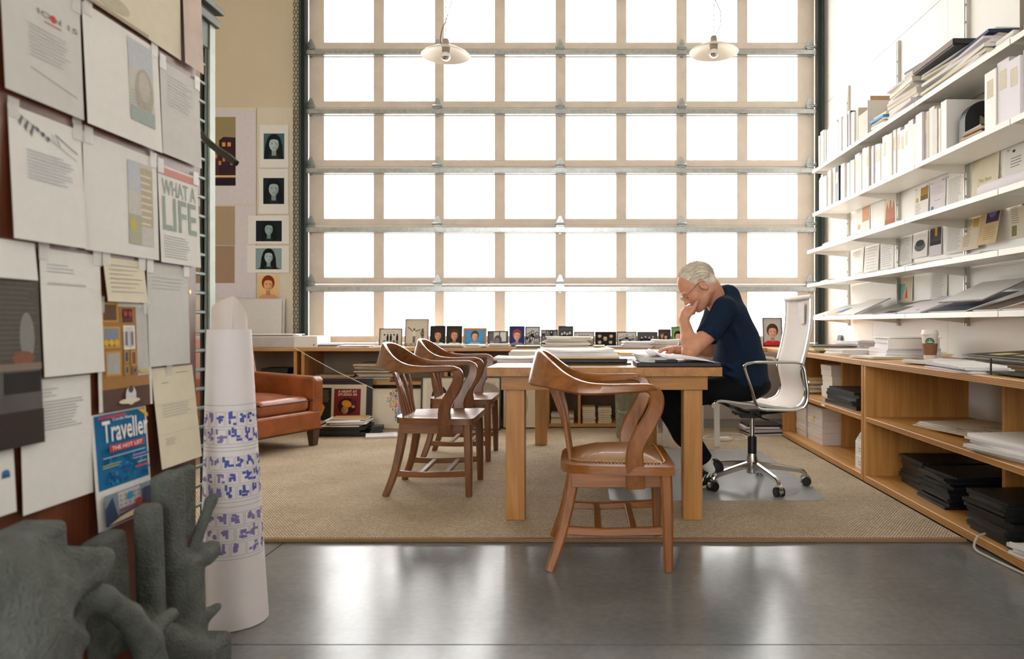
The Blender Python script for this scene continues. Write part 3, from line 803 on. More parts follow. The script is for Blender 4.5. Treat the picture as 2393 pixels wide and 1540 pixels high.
MB().cyl((0, 0, .3), (0, 0, .43), .014, n=14).build('gas_lift', CHROME, OC, True)
k_ = MB(); k_.box(-.11, .07, -.05, .05, .43, .455).box(-.07, .05, -.035, .035, .41, .43)
for s_ in (-1, 1):
    k_.sweep([(-.02, .03*s_, .44), (-.12, .12*s_, .47), (-.17, .225*s_, .5)], .025, .018, sub=3).sweep([(.03, .03*s_, .44), (.10, .12*s_, .455), (.15, .225*s_, .48)], .025, .018, sub=3)
k_.tube([(0, -.05, .44), (.02, -.12, .425), (.05, -.19, .42)], .005).build('tilt_mechanism', BLACKP, OC, bevel=.003)
# side rail profile in local x,z
RP = [(-.265, .517), (-.24, .535), (-.15, .525), (-.03, .513), (.10, .497), (.165, .49), (.215, .515), (.24, .57), (.236, .62), (.222, .68), (.222, .74), (.242, .82), (.262, .92), (.27, 1.0), (.272, 1.115)]
for s_ in (-1, 1):
    MB().sweep([(x, .245*s_, z) for x, z in RP], [.016]*15, [.028]*15, up=(0, 1, 0), sub=5).build('side_rail', CHROME, OC, True)
def sheet(prof, y0, y1, ny, crown, off=0):
    vs = []; fs = []; q = []
    pts = [Vector((x, 0, z)) for x, z in prof]; K = len(pts)
    for i in range(K-1):
        p0, p1, p2, p3 = [pts[max(0, min(K-1, j))] for j in (i-1, i, i+1, i+2)]
        for j in range(4):
            t = j/4; q.append(.5*((2*p1)+(p2-p0)*t+(2*p0-5*p1+4*p2-p3)*t*t+(3*p1-p0-3*p2+p3)*t**3))
    q.append(pts[-1])
    for i, p in enumerate(q):
        tg = (q[min(i+1, len(q)-1)]-q[max(i-1, 0)]).normalized(); nr = Vector((tg.z, 0, -tg.x))
        for j in range(ny+1):
            u = j/ny; vs.append(p+nr*(off+crown*4*u*(1-u))+Vector((0, y0+(y1-y0)*u, 0)))
    w_ = ny+1
    for i in range(len(q)-1):
        for j in range(ny): fs.append((i*w_+j, i*w_+j+1, (i+1)*w_+j+1, (i+1)*w_+j))
    return MB().add(vs, fs)
so = sheet(RP, -.237, .237, 10, .018).build('mesh_sling', MESHW, OC, True)
md = so.modifiers.new('t', 'SOLIDIFY'); md.thickness = .006
MB().cyl((-.268, -.25, .51), (-.268, .25, .51), .018, n=16).build('front_roll', CHROME, OC, True)
MB().cyl((.272, -.25, 1.115), (.272, .25, 1.115), .014, n=14).build('top_roll', MESHW, OC, True)
MB().sweep([(.245, -.24, .64), (.275, -.12, .635), (.282, 0, .633), (.275, .12, .635), (.245, .24, .64)], .03, .012, up=(0, 0, 1), sub=4).build('back_spreader', CHROME, OC, True)
for s_ in (-1, 1):
    y = .262*s_
    MB().tube([(-.06, y, .749), (.08, y, .75), (.185, y, .748), (.222, y, .725), (.236, y, .66), (.246, y, .58), (.232, y, .515), (.18, y, .488), (.05, y, .488), (-.02, y, .496), (-.045, y, .53), (-.07, y, .61), (-.102, y, .705), (-.1, y, .738), (-.06, y, .749)], .0085, 8, 5).build('armrest', CHROME, OC, True)
MB().box(.262, .266, -.135, -.03, .965, 1.085).build('patch', mat('patch_white', 'f3ece6', .8), OC)
# ================================================================== PAPERS, BOOKS, PICTURES
rnd = random.Random(11)
OW = ['first', 'second', 'third', 'fourth', 'fifth', 'sixth', 'seventh', 'eighth', 'ninth', 'tenth', 'eleventh', 'twelfth', 'thirteenth', 'fourteenth', 'fifteenth', 'sixteenth', 'seventeenth', 'eighteenth', 'nineteenth', 'twentieth', 'twenty-first', 'twenty-second', 'twenty-third', 'twenty-fourth', 'twenty-fifth', 'twenty-sixth', 'twenty-seventh', 'twenty-eighth', 'twenty-ninth', 'thirtieth'] + [t_+'-'+u_ for t_ in ('thirty', 'forty', 'fifty', 'sixty', 'seventy') for u_ in ('first', 'second', 'third', 'fourth', 'fifth', 'sixth', 'seventh', 'eighth', 'ninth')]
PW = [PAPER, PAPER2, PAPERP, PAPER]
# a leaf of slightly bowed sheets: box with bowed top
def leafbox(w_, d_, h_, bow=0.0, nx=6):
    vs = []; fs = []
    for i in range(nx+1):
        x = -w_/2+w_*i/nx; b = bow*(2*i/nx-1)**2
        for y in (-d_/2, d_/2):
            vs += [(x, y, b*.2), (x, y, h_+b)]
    for i in range(nx):
        a = i*4; c = a+4
        fs += [(a, a+2, c+2, c), (a+1, c+1, c+3, a+3), (a, c, c+1, a+1), (a+2, a+3, c+3, c+2)]
    fs += [(0, 1, 3, 2), (nx*4, nx*4+2, nx*4+3, nx*4+1)]
    return MB().add(vs, fs)
def pile(name, label, cat, loc, w_, d_, h_, n, mats=None, rz=0, jit=.02, part='sheaf', group=None, bow=.002, seed=None):
    q = random.Random(seed if seed is not None else label)
    o = thing(name, label, cat, loc, rz, group); z = 0
    hs = [q.uniform(.6, 1.4) for _ in range(n)]; k = h_/sum(hs)
    for i in range(n):
        hh = hs[i]*k; m_ = mats[i % len(mats)] if mats else q.choice(PW)
        leafbox(w_*q.uniform(.9, 1.0), d_*q.uniform(.9, 1.0), hh*.94, bow*q.random()).build(part, m_, o, loc=(q.uniform(-jit, jit), q.uniform(-jit, jit), z), rz=q.uniform(-.12, .12)*min(1, jit/.02))
        z += hh
    return o

# ---------- portraits and groups as flat artwork
def person_art(p, u, v, s, hair, skin, shirt, hl=1.0, turn=0):
    """head and shoulders; s = head height; v = chin level"""
    if hl > 1.05: p.poly([(u-s*.42, v+s*.8), (u-s*.56, v+s*.3), (u-s*.66, v-s*.6), (u+s*.62, v-s*.6), (u+s*.54, v+s*.3), (u+s*.42, v+s*.8)], hair)
    p.ell(u, v+s*.56, s*.45, s*.52, hair)
    p.poly([(u-s*.95, v-s*1.1), (u-s*.9, v-s*.55), (u-s*.4, v-s*.25), (u+s*.4, v-s*.25), (u+s*.9, v-s*.55), (u+s*.95, v-s*1.1)], shirt)
    if hl > 1.05:
        for e in (-1, 1): p.poly([(u+e*s*.25, v+s*.6), (u+e*s*.55, v+s*.4), (u+e*s*.6, v-s*.8), (u+e*s*.28, v-s*.75), (u+e*s*.3, v)], hair)
    p.poly([(u-s*.14, v-s*.32), (u+s*.14, v-s*.32), (u+s*.15, v+s*.15), (u-s*.15, v+s*.15)], dim(skin, .8))
    p.ell(u, v+s*.4, s*.31, s*.42, skin)
    p.poly([(u+s*.02, v+s*.0), (u+s*.2, v+s*.08), (u+s*.3, v+s*.3), (u+s*.3, v+s*.55), (u+s*.14, v+s*.4), (u+s*.1, v+s*.15)], dim(skin, .86))
    p.poly([(u-s*.33, v+s*.5), (u-s*.3, v+s*.8), (u, v+s*.98), (u+s*.3, v+s*.8), (u+s*.33, v+s*.5), (u+s*.24, v+s*.68), (u, v+s*.74), (u-s*.22, v+s*.69)], hair)
    for e in (-1, 1):
        p.ell(u+e*s*.13, v+s*.44, s*.06, s*.026, dim(skin, .42), 8)
        p.rects([(u+e*s*.13-s*.075, v+s*.505, u+e*s*.13+s*.075, v+s*.53)], dim(skin, .6))
    p.ell(u+s*.01, v+s*.27, s*.045, s*.02, dim(skin, .7), 8)
    p.ell(u, v+s*.15, s*.095, s*.026, dim(skin, .62), 10)
def dim(h, k): return ''.join('%02x' % int(int(h[i:i+2], 16)*k) for i in (0, 2, 4))
def tiny(p, u, v, s, hair, skin, shirt):
    p.ell(u, v+s*.1, s*.5, s*.55, hair, 12); p.poly([(u-s*.85, v-s*1.6), (u-s*.7, v-s*.5), (u+s*.7, v-s*.5), (u+s*.85, v-s*1.6)], shirt); p.ell(u, v, s*.33, s*.42, skin, 10)
def art(p, kind, w_, h_):
    if kind == 'group_bw':
        p.rect(0, 0, w_, h_, 'cfcfd0'); n = 5
        for i in range(n): tiny(p, w_*(.16+.17*i), h_*(.66+.08*((i*7) % 3-1)), h_*.17, '26262a', 'd2d0ce', ['3a3a40', '77777c', '2a2a30'][i % 3])
        for i in range(4): tiny(p, w_*(.22+.18*i), h_*(.36+.05*((i*5) % 3-1)), h_*.17, '202024', 'dad6d2', ['9a9aa0', '44444a', 'c0c0c4'][i % 3])
    elif kind == 'group_dark':
        p.rect(0, 0, w_, h_, '55565a')
        for i in range(4): tiny(p, w_*(.2+.2*i), h_*(.62+.06*((i*3) % 2)), h_*.2, '141418', 'c9c5c1', ['18181c', '2b2b31'][i % 2])
        for i in range(3): tiny(p, w_*(.25+.22*i), h_*.3, h_*.18, '101014', 'bdb9b5', '35353b')
    elif kind == 'beach':
        p.rect(0, 0, w_, h_, 'b8b4ae'); p.rect(0, h_*.55, w_, h_, 'd2cfca')
        for i in range(4): tiny(p, w_*(.25+.15*i), h_*.68, h_*.2, '1c1a1c', 'cbb9ae', ['d8d4ce', '8c8a8c'][i % 2])
        for i in range(5): p.ell(w_*(.2+.15*i), h_*(.2+.06*(i % 2)), w_*.09, h_*.12, ['c9b8ae', '9b938e', 'e0dad2'][i % 3], 10)
    elif kind == 'collage':
        p.rect(0, 0, w_, h_, '9a9aa0')
        for i in range(4):
            for j in range(3):
                c = ['3a3a40', '6a6a70', 'b8b8bc', '505058'][(i*3+j*5) % 4]; p.rect(w_*(.02+.245*i), h_*(.02+.33*j), w_*(.235+.245*i), h_*(.32+.33*j), c)
                tiny(p, w_*(.13+.245*i), h_*(.21+.33*j), h_*.13, '1a1a1e', 'd6d4d2', ['2a2a2e', '88888e'][(i+j) % 2])
    elif kind == 'ovals':
        p.rect(0, 0, w_, h_, '1b1f1c')
        for u, v in ((.2, .74), (.78, .74), (.2, .28), (.75, .28), (.48, .5)):
            p.ell(w_*u, h_*v, w_*.13, h_*.2, '3a3634'); p.ell(w_*u, h_*v, w_*.085, h_*.14, 'd8bda4' if v != .5 else 'c9a888')
            p.poly([(w_*(u-.09), h_*v), (w_*(u-.07), h_*(v+.16)), (w_*(u+.07), h_*(v+.16)), (w_*(u+.09), h_*v), (w_*(u+.04), h_*(v+.08)), (w_*(u-.04), h_*(v+.08))], '241c18' if v != .5 else 'd8cdb4')
            for e in (-1, 1): p.ell(w_*(u+e*.03), h_*(v+.01), w_*.01, h_*.015, '201818', 6)
    elif kind == 'figures':
        p.rect(0, 0, w_, h_, 'd8d2c0')
        for u, s_ in ((.38, '3a3632'), (.76, '4a5a34')):
            p.ell(w_*u, h_*.62, w_*.045, h_*.05, '6a5648', 10); p.rect(w_*(u-.06), h_*.36, w_*(u+.06), h_*.58, 'e8e2d4' if u < .5 else s_); p.rect(w_*(u-.05), h_*.1, w_*(u-.005), h_*.36, s_); p.rect(w_*(u+.01), h_*.1, w_*(u+.05), h_*.36, s_)
        p.poly([(w_*.08, h_*.7), (w_*.1, h_*.73), (w_*.33, h_*.57), (w_*.33, h_*.53)], '6a5648'); p.poly([(w_*.43, h_*.53), (w_*.43, h_*.57), (w_*.68, h_*.64), (w_*.68, h_*.61)], '6a5648')
        for i in range(9): p.ell(w_*(.7+.03*(i % 4)), h_*(.42+.03*i/2), w_*.04, h_*.03, ['b05a70', '5a6a3a', '7a8a5a'][i % 3], 8)
        for i in range(12): p.ell(w_*(.06+.08*i), h_*.06, w_*.03, h_*.025, ['5a5a4a', 'd8c8b0', '3a3a34'][i % 3], 8)
    elif kind == 'band':
        p.rect(0, 0, w_, h_, 'e2dccd'); p.lines(w_*.25, h_*.82, w_*.75, h_*.88, 1, '6a665e', rnd)
        for i in range(5):
            u = .2+.15*i; p.ell(w_*u, h_*.66, w_*.04, h_*.06, '2a2622', 10); p.rect(w_*(u-.05), h_*.32, w_*(u+.05), h_*.6, ['d8d2c8', '1e1c1c', '2a2828'][i % 3]); p.rect(w_*(u-.045), h_*.06, w_*(u-.008), h_*.32, '24201e'); p.rect(w_*(u+.008), h_*.06, w_*(u+.045), h_*.32, '24201e')
    elif kind == 'couple':
        p.rect(0, 0, w_, h_, '4a3e3c')
        for u, v, hc, sk in ((.3, .5, '6a564a', 'd09a80'), (.62, .42, '241a18', 'dcae98')): person_art(p, w_*u, h_*v, h_*.3, hc, sk, '242426', 1.0 if u < .5 else 1.2)
        p.b.v = [(min(max(x, 0), w_), y, min(max(z, 0), h_)) for x, y, z in p.b.v]
    elif kind == 'baby_bw':
        p.rect(0, 0, w_, h_, '6c6c6e'); p.rect(w_*.28, h_*.35, w_*.55, h_, 'd2d2d4'); p.rect(w_*.62, h_*.3, w_*.92, h_, 'dedee0')
        p.ell(w_*.5, h_*.4, w_*.2, h_*.36, '5c5a5a'); p.ell(w_*.46, h_*.32, w_*.13, h_*.24, '8a8684'); p.poly([(0, 0), (w_*.3, 0), (w_*.3, h_*.3), (w_*.12, h_*.36)], 'a29e9c')
        for e in (-1, 1): p.ell(w_*(.45+.06*e), h_*.36, w_*.02, h_*.02, '2a2828', 6)
    else:
        bg, hair, skin, shirt, hl = kind
        p.rect(0, 0, w_, h_, bg); s_ = min(w_*.72, h_*.6); person_art(p, w_*.5, h_*.3, s_, hair, skin, shirt, hl)
def framed(name, label, cat, loc, w_, h_, fr, frm, kind, matc=None, mw=.0, rz=0, lean=.16, group=None, th=.018, stand=True):
    o = thing(name, label, cat, loc, rz, group, rx=-lean)
    f = MB(); f.box(-w_/2, w_/2, -th, 0, 0, fr).box(-w_/2, w_/2, -th, 0, h_-fr, h_).box(-w_/2, -w_/2+fr, -th, 0, fr, h_-fr).box(w_/2-fr, w_/2, -th, 0, fr, h_-fr)
    f.build('frame', frm, o, bevel=.0015, seg=1)
    MB().box(-w_/2+fr*.5, w_/2-fr*.5, -.006, -.001, fr*.5, h_-fr*.5).build('backing', matc or PAPER, o)
    p = Print(-.0065)
    iw, ih = w_-2*fr-2*mw, h_-2*fr-2*mw
    b0 = Print(0)
    if callable(kind): kind(p, w_, h_)
    else:
        art(p, kind, iw, ih); p.b.v = [(x-iw/2, y, z+fr+mw) for x, y, z in p.b.v]
    p.build('picture', o)
    if stand: MB().prism([(.0, .01), (.045, .012), (.0, h_*.7)], -.02, .02, 0).build('easel_back', BLACKP, o)
    return o
GF = 'small framed family photographs along the back worktop'
BF = mat('black_frame', '17181a', .35, var=.05); BRF = mat('bronze_frame', '6a5a44', .4, .2); ORF = wood('orange_frame_wood', 'd08848', 'b06a30', 0)
fy = 6.84
boyA = ('2b2f33', '4a2a1c', 'd9a58c', 'efe8de', 1.0)
frs = [
 (886, 940, 768, BRF, 'band', .006, 'bronze-framed old photograph of a row of dark figures, first at the left'),
 (946, 1001, 746, BF, 'figures', .003, 'tallest framed photograph, of two figures with outstretched arms on pale ground'),
 (1005, 1041, 762, BF, boyA, .003, 'framed photo of a laughing brown-haired boy in white, left one of two alike'),
 (1043, 1080, 762, BF, ('31342f', '5a3422', 'd8a284', 'f0e6da', 1.0), .003, 'framed photo of a brown-haired boy with folded arms, right one of two alike'),
 (1082, 1137, 767, ORF, ('5aa2d6', '6b4430', 'e8bca0', 'a8d4ec', 1.0), .014, 'orange wood frame holding a photo of a small boy on bright blue'),
 (1139, 1188, 774, BF, 'baby_bw', .006, 'black frame with a grey photo of a dark-haired baby lying down'),
 (1190, 1226, 762.6, BF, ('2c3a7a', '9a4a28', 'e6b8a0', '8f93b4', 1.0), .003, 'framed photo of a smiling red-haired boy in a lilac shirt'),
 (1227, 1262, 763.5, BF, 'group_bw', .008, 'upright black frame with a stacked family group in black and white'),
 (1264, 1304, 771, BF, 'collage', .003, 'framed collage of many small black and white faces'),
 (1305, 1340, 762.5, BF, 'group_dark', .006, 'upright black frame with a dim group, behind the tallest paper stack'),
 (1341, 1389, 775.5, BF, 'beach', .006, 'black frame with four dark-haired people on a pale beach'),
 (1390.5, 1440, 775.5, BF, 'ovals', .003, 'black framed panel of five round portraits on a dark ground'),
 (1441.5, 1488, 775.5, BF, 'group_bw', .006, 'landscape black frame with a family group on pale lilac grey'),
 (1489, 1537, 776, BF, 'group_dark', .006, 'landscape black frame with four dark-clothed people, right of the pale group'),
 (1538, 1568, 770, BF, 'couple', .004, 'framed photo of a couple close together, left of the blue-shirted boy'),
 (1569, 1601, 764, BF, ('78a86a', '2c1c14', 'e8b898', '2a5ac0', 1.0), .004, 'framed photo of a dark-haired boy in a bright blue shirt by the person\'s elbow'),
 (1783, 1829, 743, BF, ('b8bcc0', '4a3428', 'd8a890', 'c8303a', 1.0), .005, 'large framed photo of a figure in red behind the office chair'),
]
for x0, x1, yt, fm_, kd, fr_, lb in frs:
    Y = fy; w_ = (x1-x0)/F*Y; h_ = (PZ(yt, Y)-.745)/math.cos(.14)
    framed('framed_photo', lb, 'framed photo', (PX((x0+x1)/2, Y), Y, .7455), w_, h_, fr_+.003, fm_, kd, lean=.14, group=GF)
o = thing('photo_print', 'small unframed green and teal print propped behind the office chair', 'print', (PX(1772, 6.8), 6.8, .745), rx=-.2)
MB().box(-.045, .045, 0, .003, 0, .1).build('card', PAPER3, o); p = Print(0); p.rect(-.04, .006, .04, .094, '9cc0a8').rect(-.04, .006, .04, .04, 'd6b48a').ell(.0, .05, .02, .03, '5a8a7c'); p.build('picture', o)
MB().lathe([(0, 0), (.02, 0), (.022, .01), (.02, .02), (.026, .022), (.022, .07), (.006, .1), (.004, .106), (0, .106)], 10).build('glass_ornament', mix_transparent('clear_glass', 'dfe6e2', .35, .05), None, True, loc=(PX(880, 6.8), 6.8, .7445))
tag(bpy.data.objects['glass_ornament'], 'small clear glass bell ornament at the left end of the photo frames', 'ornament')

# ---------- posters and portraits on the back wall
def wallpic(name, label, cat, x0, y0, x1, y1, Y=7.153, m_=PAPER, fn=None, th=.002, group=None):
    o = thing(name, label, cat, (PX(x0, Y), Y, PZ(y1, Y)), group=group); w_ = (x1-x0)/F*Y; h_ = (y1-y0)/F*Y
    MB().box(0, w_, -th, 0, 0, h_).build('sheet', m_, o)
    if fn: p = Print(-th); fn(p, w_, h_); p.build('picture', o)
    return o
def city(p, w_, h_):
    a = w_*.42   # picture fills from left margin
    L, R_, B, T_ = w_*.3, w_*.72, h_*.2, h_*.93
    p.rect(L, B, R_, T_, 'a2916a'); p.rect(L, B, R_, B+(T_-B)*.55, '4a3440')
    p.poly([(L+(R_-L)*.45, B), (L+(R_-L)*.45, B+(T_-B)*.66), (L+(R_-L)*.6, B+(T_-B)*.71), (R_, B+(T_-B)*.7), (R_, B)], '3a2430')
    p.rects([(L+(R_-L)*(.55+.18*i), B+(T_-B)*.57, L+(R_-L)*(.66+.18*i), B+(T_-B)*.63) for i in range(2)], 'e0a04a')
    p.rects([(L+(R_-L)*(.05+.13*i), B+(T_-B)*(.3+.05*(i % 3)), L+(R_-L)*(.13+.13*i), B+(T_-B)*(.36+.05*(i % 3))) for i in range(7)], 'd88a3a')
    p.rect(L, B+(T_-B)*.12, R_, B+(T_-B)*.15, 'e8c08a'); p.rect(L, B, R_, B+(T_-B)*.1, '2a1a2a')
wallpic('city_poster', 'large white poster with a dusky city street photograph', 'poster', 430, 258, 598, 478, fn=city, m_=PAPERP)
def tan2(p, w_, h_):
    p.rect(w_*.05, h_*.57, w_*.715, h_*.995, 'b4a083').rect(w_*.05, h_*.16, w_*.71, h_*.565, 'a88f78')
wallpic('tan_poster', 'large white poster with two plain tan rectangles, below the city poster', 'poster', 430, 481, 597, 696, fn=tan2, m_=PAPERP)
GP = 'mounted portrait prints in a column'
def portrait(bg, hair, skin, shirt, hl, m4):
    def fn(p, w_, h_):
        u0, v0, u1, v1 = m4; q = Print(0); iw, ih = w_*(u1-u0), h_*(v1-v0)
        p.rect(w_*u0, h_*v0, w_*u1, h_*v1, bg); p_b = len(p.b.v)
        s_ = min(iw*.75, ih*.62); person_art(p, w_*(u0+u1)/2, h_*v0+ih*.33, s_, hair, skin, shirt, hl, .6)
        # keep artwork inside the print
        p.b.v[p_b:] = [(min(max(x, w_*u0), w_*u1), y, min(max(z, h_*v0), h_*v1)) for x, y, z in p.b.v[p_b:]]
    return fn
Y_ = 7.1535
wallpic('portrait_print', 'teal-toned portrait of a long-haired girl facing front, topmost of the column', 'print', 607, 292, 674, 392, Y=7.149, fn=portrait('4a6a70', '121c22', 'b8ccd0', '243238', 1.25, (.14, .2, .86, .8)), group=GP)
wallpic('portrait_print', 'teal-toned portrait of a girl with hair over her face, second from the top', 'print', 605, 395, 674, 500, Y=7.149, fn=portrait('1a2a30', '10181e', 'a8bcc0', '1c282e', 1.25, (.15, .22, .86, .8)), group=GP)
wallpic('portrait_print', 'dark landscape teal-toned portrait of a girl turned aside, third from the top', 'print', 580, 504, 676, 570, Y=7.149, fn=portrait('142228', '0e161a', '9cb2b8', '18262c', 1.1, (.19, .09, .82, .82)), group=GP)
wallpic('portrait_print', 'landscape teal-toned portrait of a curly-haired girl on pale grey', 'print', 578, 574, 676, 637, Y=7.149, fn=portrait('8fa6aa', '10181c', 'b4c8cc', '2a3a40', 1.3, (.2, .12, .82, .9)), group=GP)
wallpic('portrait_print', 'orange-toned photo of a red-haired boy, lowest of the column', 'print', 603, 642, 652, 697, Y=7.149, fn=portrait('f0c88c', '8a3414', 'eeb27e', 'e8a878', 1.0, (.0, .0, .98, .98)), group=GP)
fb = PAPER2
o = thing('foam_board', 'front white foam board leaning on the wall under the portraits', 'board', (PX(600, 7.06), 7.045, .745), rx=-.05, group='leaning foam boards')
MB().box(-.28, .25, 0, .006, 0, PZ(700, 7.06)-.745).build('sheet', fb, o)
o = thing('foam_board', 'rear white foam board leaning on the wall, its right edge showing', 'board', (PX(605, 7.1), 7.075, .745), rx=-.05, group='leaning foam boards')
MB().box(-.28, .262, 0, .006, 0, PZ(697, 7.08)-.745).build('sheet', PAPERP, o)

# ---------- items on the back worktop
WT = .7445
o = thing('flat_archive_box', 'long shallow white box with a label clip on the back worktop behind the armchair', 'box', (PX(660, 6.7), 6.7, WT))
bx0, bx1 = PX(560, 6.56)-PX(660, 6.7), PX(742, 6.56)-PX(660, 6.7)
MB().box(bx0, bx1, -.15, .2, 0, .105).build('body', mat('box_white', 'eeece8', .6, var=.02), o, bevel=.003, seg=1)
MB().box(bx0, PX(688, 6.56)-PX(660, 6.7), -.153, -.15, .004, .095).build('front_strip', mat('strip_grey', 'c9c4c6', .5), o)
MB().box(bx1-.035, bx1-.025, -.1525, -.15, .018, .03).build('clip', BLACKP, o)
pile('paper_pile', 'thin fanned papers on top of the long white box', 'papers', (PX(640, 6.7), 6.7, WT+.106), .5, .28, .018, 4, [PAPER, PAPER3, PAPERP, PAPER], .05, .03)
def bpile(px, Y, w_, d_, h_, n, label, mats=None, rz=0, name='paper_pile', cat='papers', jit=.02, bow=.003):
    return pile(name, label, cat, (PX(px, Y), Y, WT+.0005), w_, d_, h_, n, mats, rz, jit, bow=bow)
bpile(775, 6.7, .2, .25, .035, 4, 'small bundle of grey printed cards on the back worktop near the left track', [PAPER2, mat('card_lilac', '9a9ab0', .7, var=.4, scale=60), PAPER])
bpile(836, 6.62, .28, .2, .018, 3, 'dark-edged flat folders with papers left of the first photo frame', [PAPER, mat('green_black_card', '2e3a34', .6), PAPER])
bpile(905, 6.62, .22, .2, .012, 3, 'low white papers just behind the nearer wooden armchair')
bpile(1052, 6.62, .24, .2, .03, 4, 'open white report lying under the brown-haired boys\' photos', [BLACKP, PAPER, PAPER, PAPER], .1)
bpile(1114, 6.60, .16, .2, .028, 3, 'tilted white papers in front of the orange frame', None, -.15)
bpile(1168, 6.62, .2, .22, .032, 6, 'ragged bundle of papers in front of the grey baby photo', [PAPER3, PAPER, PAPER2])
bpile(1235, 6.60, .24, .2, .018, 3, 'thin grey-edged pad in front of the red-haired boy photo', [mat('pad_grey', '7c7a78', .7), PAPER, PAPER])
bpile(1326, 6.60, .42, .24, .10, 11, 'tallest white paper stack on the back worktop, in front of the collage frame', [PAPER, PAPER3, PAPER2, PAPER], 0, jit=.03)
bpile(1396, 6.62, .1, .2, .02, 3, 'low papers with yellow tabs beside the tallest paper stack', [PAPER, YELL, PAPER])
bpile(1432, 6.62, .16, .2, .012, 2, 'flat white sheets in front of the five round portraits')
bpile(1490, 6.58, .28, .22, .055, 6, 'mid-height white paper stack in front of the lilac grey group photo', None, 0)
bpile(1552, 6.64, .26, .2, .07, 4, 'sloping white folders in front of the dark-clothed group photo', [PAPER, PAPERP, PAPER2], -.2, bow=.02)

# ---------- under the worktop
pile('paper_pile', 'sprawling pile of brown old papers on the bookcase shelf under the string', 'papers', (PX(790, 6.7), 6.72, .4285), .34, .3, .06, 7, [KRAFT, mat('old_paper', 'a08060', .8, var=.15), PAPER3], .1, .03)
pile('paper_pile', 'tall ragged pile of brown old papers and black clips behind the nearer wooden armchair', 'papers', (PX(885, 6.7), 6.70, .4285), .36, .3, .17, 14, [KRAFT, mat('old_paper', 'a08060', .8, var=.15), PAPER3, mat('dusk_paper', '8a7a6a', .8), PAPER2], 0, .04)
o = pile('folder_pile', 'black ring folders lying on white ones behind the leather armchair', 'folders', (PX(655, 6.72), 6.74, .4485), .26, .3, .1, 4, [PAPER3, PAPER, BLACKL, BLACKL], 0, .01)
pile('portfolio_pile', 'low pile of black portfolios on the floor under the studio poster', 'portfolios', (PX(812, 6.2), 6.1, .0118), .46, .3, .08, 6, [BLACKL], 0, .015)
pile('paper_pile', 'loose newspapers and white sheets heaped on the black portfolios', 'papers', (PX(822, 6.2), 6.1, .0925), .32, .26, .062, 8, [PAPER3, KRAFT, PAPER, PAPER2, PAPERP, PAPER], .08, .03)
pile('paper_pile', 'small stack of white sheets on the rug beside the black portfolios', 'papers', (PX(895, 6.0), 5.98, .0118), .24, .22, .016, 4, [PAPER, PAPERP], .3, .02, bow=.003)
pile('folder_pile', 'fanned black plastic sleeves on the rug left of the letter-head print', 'folders', (PX(880, 6.12), 6.14, .0118), .1, .14, .07, 4, [BLACKL, BLACKP], .2, .008)
def studio(p, w_, h_):
    p.rect(-w_/2+.03, .04, .24, h_-.055, 'd8cbb8')
    p.rect(-.20, .08, -.075, .375, '2a2622'); p.lines(-.18, .25, -.09, .36, 8, '9a8a60', rnd); p.poly([(-.2, .15), (-.15, .23), (-.13, .2), (-.16, .12), (-.2, .11)], 'd8a828')
    x0, x1 = -.05, .19
    p.rect(x0, .06, x1, .365, '7a2a2c'); p.rect(x0, .06, x1, .12, '8a6260')
    p.text('A NIGHT AT', x0+.035, .33, x1-.035, .352, 'f0dcc0', .02); p.text('STUDIO 54', x0+.035, .302, x1-.035, .324, 'f0dcc0', .02)
    c = (x0+x1)/2; z = .21
    p.ell(c, z, .085, .072, '3a1420'); p.ell(c+.06, z+.02, .03, .045, '5a1e34'); p.ell(c-.005, z+.02, .045, .032, 'e09a28', rot=-.3); p.ell(c-.02, z-.035, .032, .034, 'c8885a'); p.ell(c+.055, z-.005, .016, .012, 'e0a038')
    p.lines(c-.06, z-.06, c-.02, z-.01, 4, '2a1018', rnd)
framed('framed_poster', 'black framed studio poster pair leaning on the bookcase', 'poster', (PX(791, 6.35), 6.36, .0118), .59, PZ(884, 6.4)-.012, .03, BF, studio, matc=mat('black_mount', '1c1f22', .5), lean=.1, stand=False)
def letters(p, w_, h_):
    q = random.Random(5); cols = ['d8443a', '2e7ab8', 'e8b030', '3a9a60', '222a34', '7aa8c8', 'c85a90', 'e07a30']
    p.rect(-w_/2+.025, .025, w_/2-.025, h_-.025, 'e6dac6'); p.rect(-w_/2+.05, .05, w_/2-.05, h_-.05, 'e9dfcd')
    L = 'ABEFHKLMNPRSTUVXYZ'
    for i in range(9):
        for j in range(13):
            x = -.115+.026*i; z = .07+.024*j
            e = ((x+.0)/.118)**2+((z-.25)/.125)**2
            neck = abs(x-.0) < .045 and z < .17
            if e < 1 or neck:
                p.text(q.choice(L), x+.012, z, x+.034, z+.022, q.choice(cols) if not neck else q.choice(['2e7ab8', '7aa8c8', '3a6a90']), .03)
framed('framed_print', 'pale print of a head in profile built from coloured letters', 'print', (PX(928, 6.38), 6.40, .0118), PX(988, 6.38)-PX(866, 6.38), PZ(908, 6.42)-.012, .008, mat('pale_frame', 'cabda6', .6), letters, matc=PAPER3, lean=.08, stand=False)
def dogs(p, w_, h_):
    p.rect(-w_/2+.05, .05, w_/2-.05, h_-.05, 'd9cfc2')
    p.ell(-w_*.27, h_*.62, .07, .1, '2a2626'); p.ell(-w_*.3, h_*.45, .06, .12, '3a3432'); p.ell(w_*.28, h_*.72, .14, .08, 'a89c90'); p.ell(w_*.33, h_*.5, .08, .12, 'b8aca0')
framed('framed_print', 'large dark-edged framed drawing leaning behind the wooden armchairs', 'print', (PX(1076, 6.32), 6.33, .0118), PX(1170, 6.32)-PX(982, 6.32), PZ(879, 6.36)-.012, .014, BF, dogs, matc=PAPER3, lean=.09, stand=False)
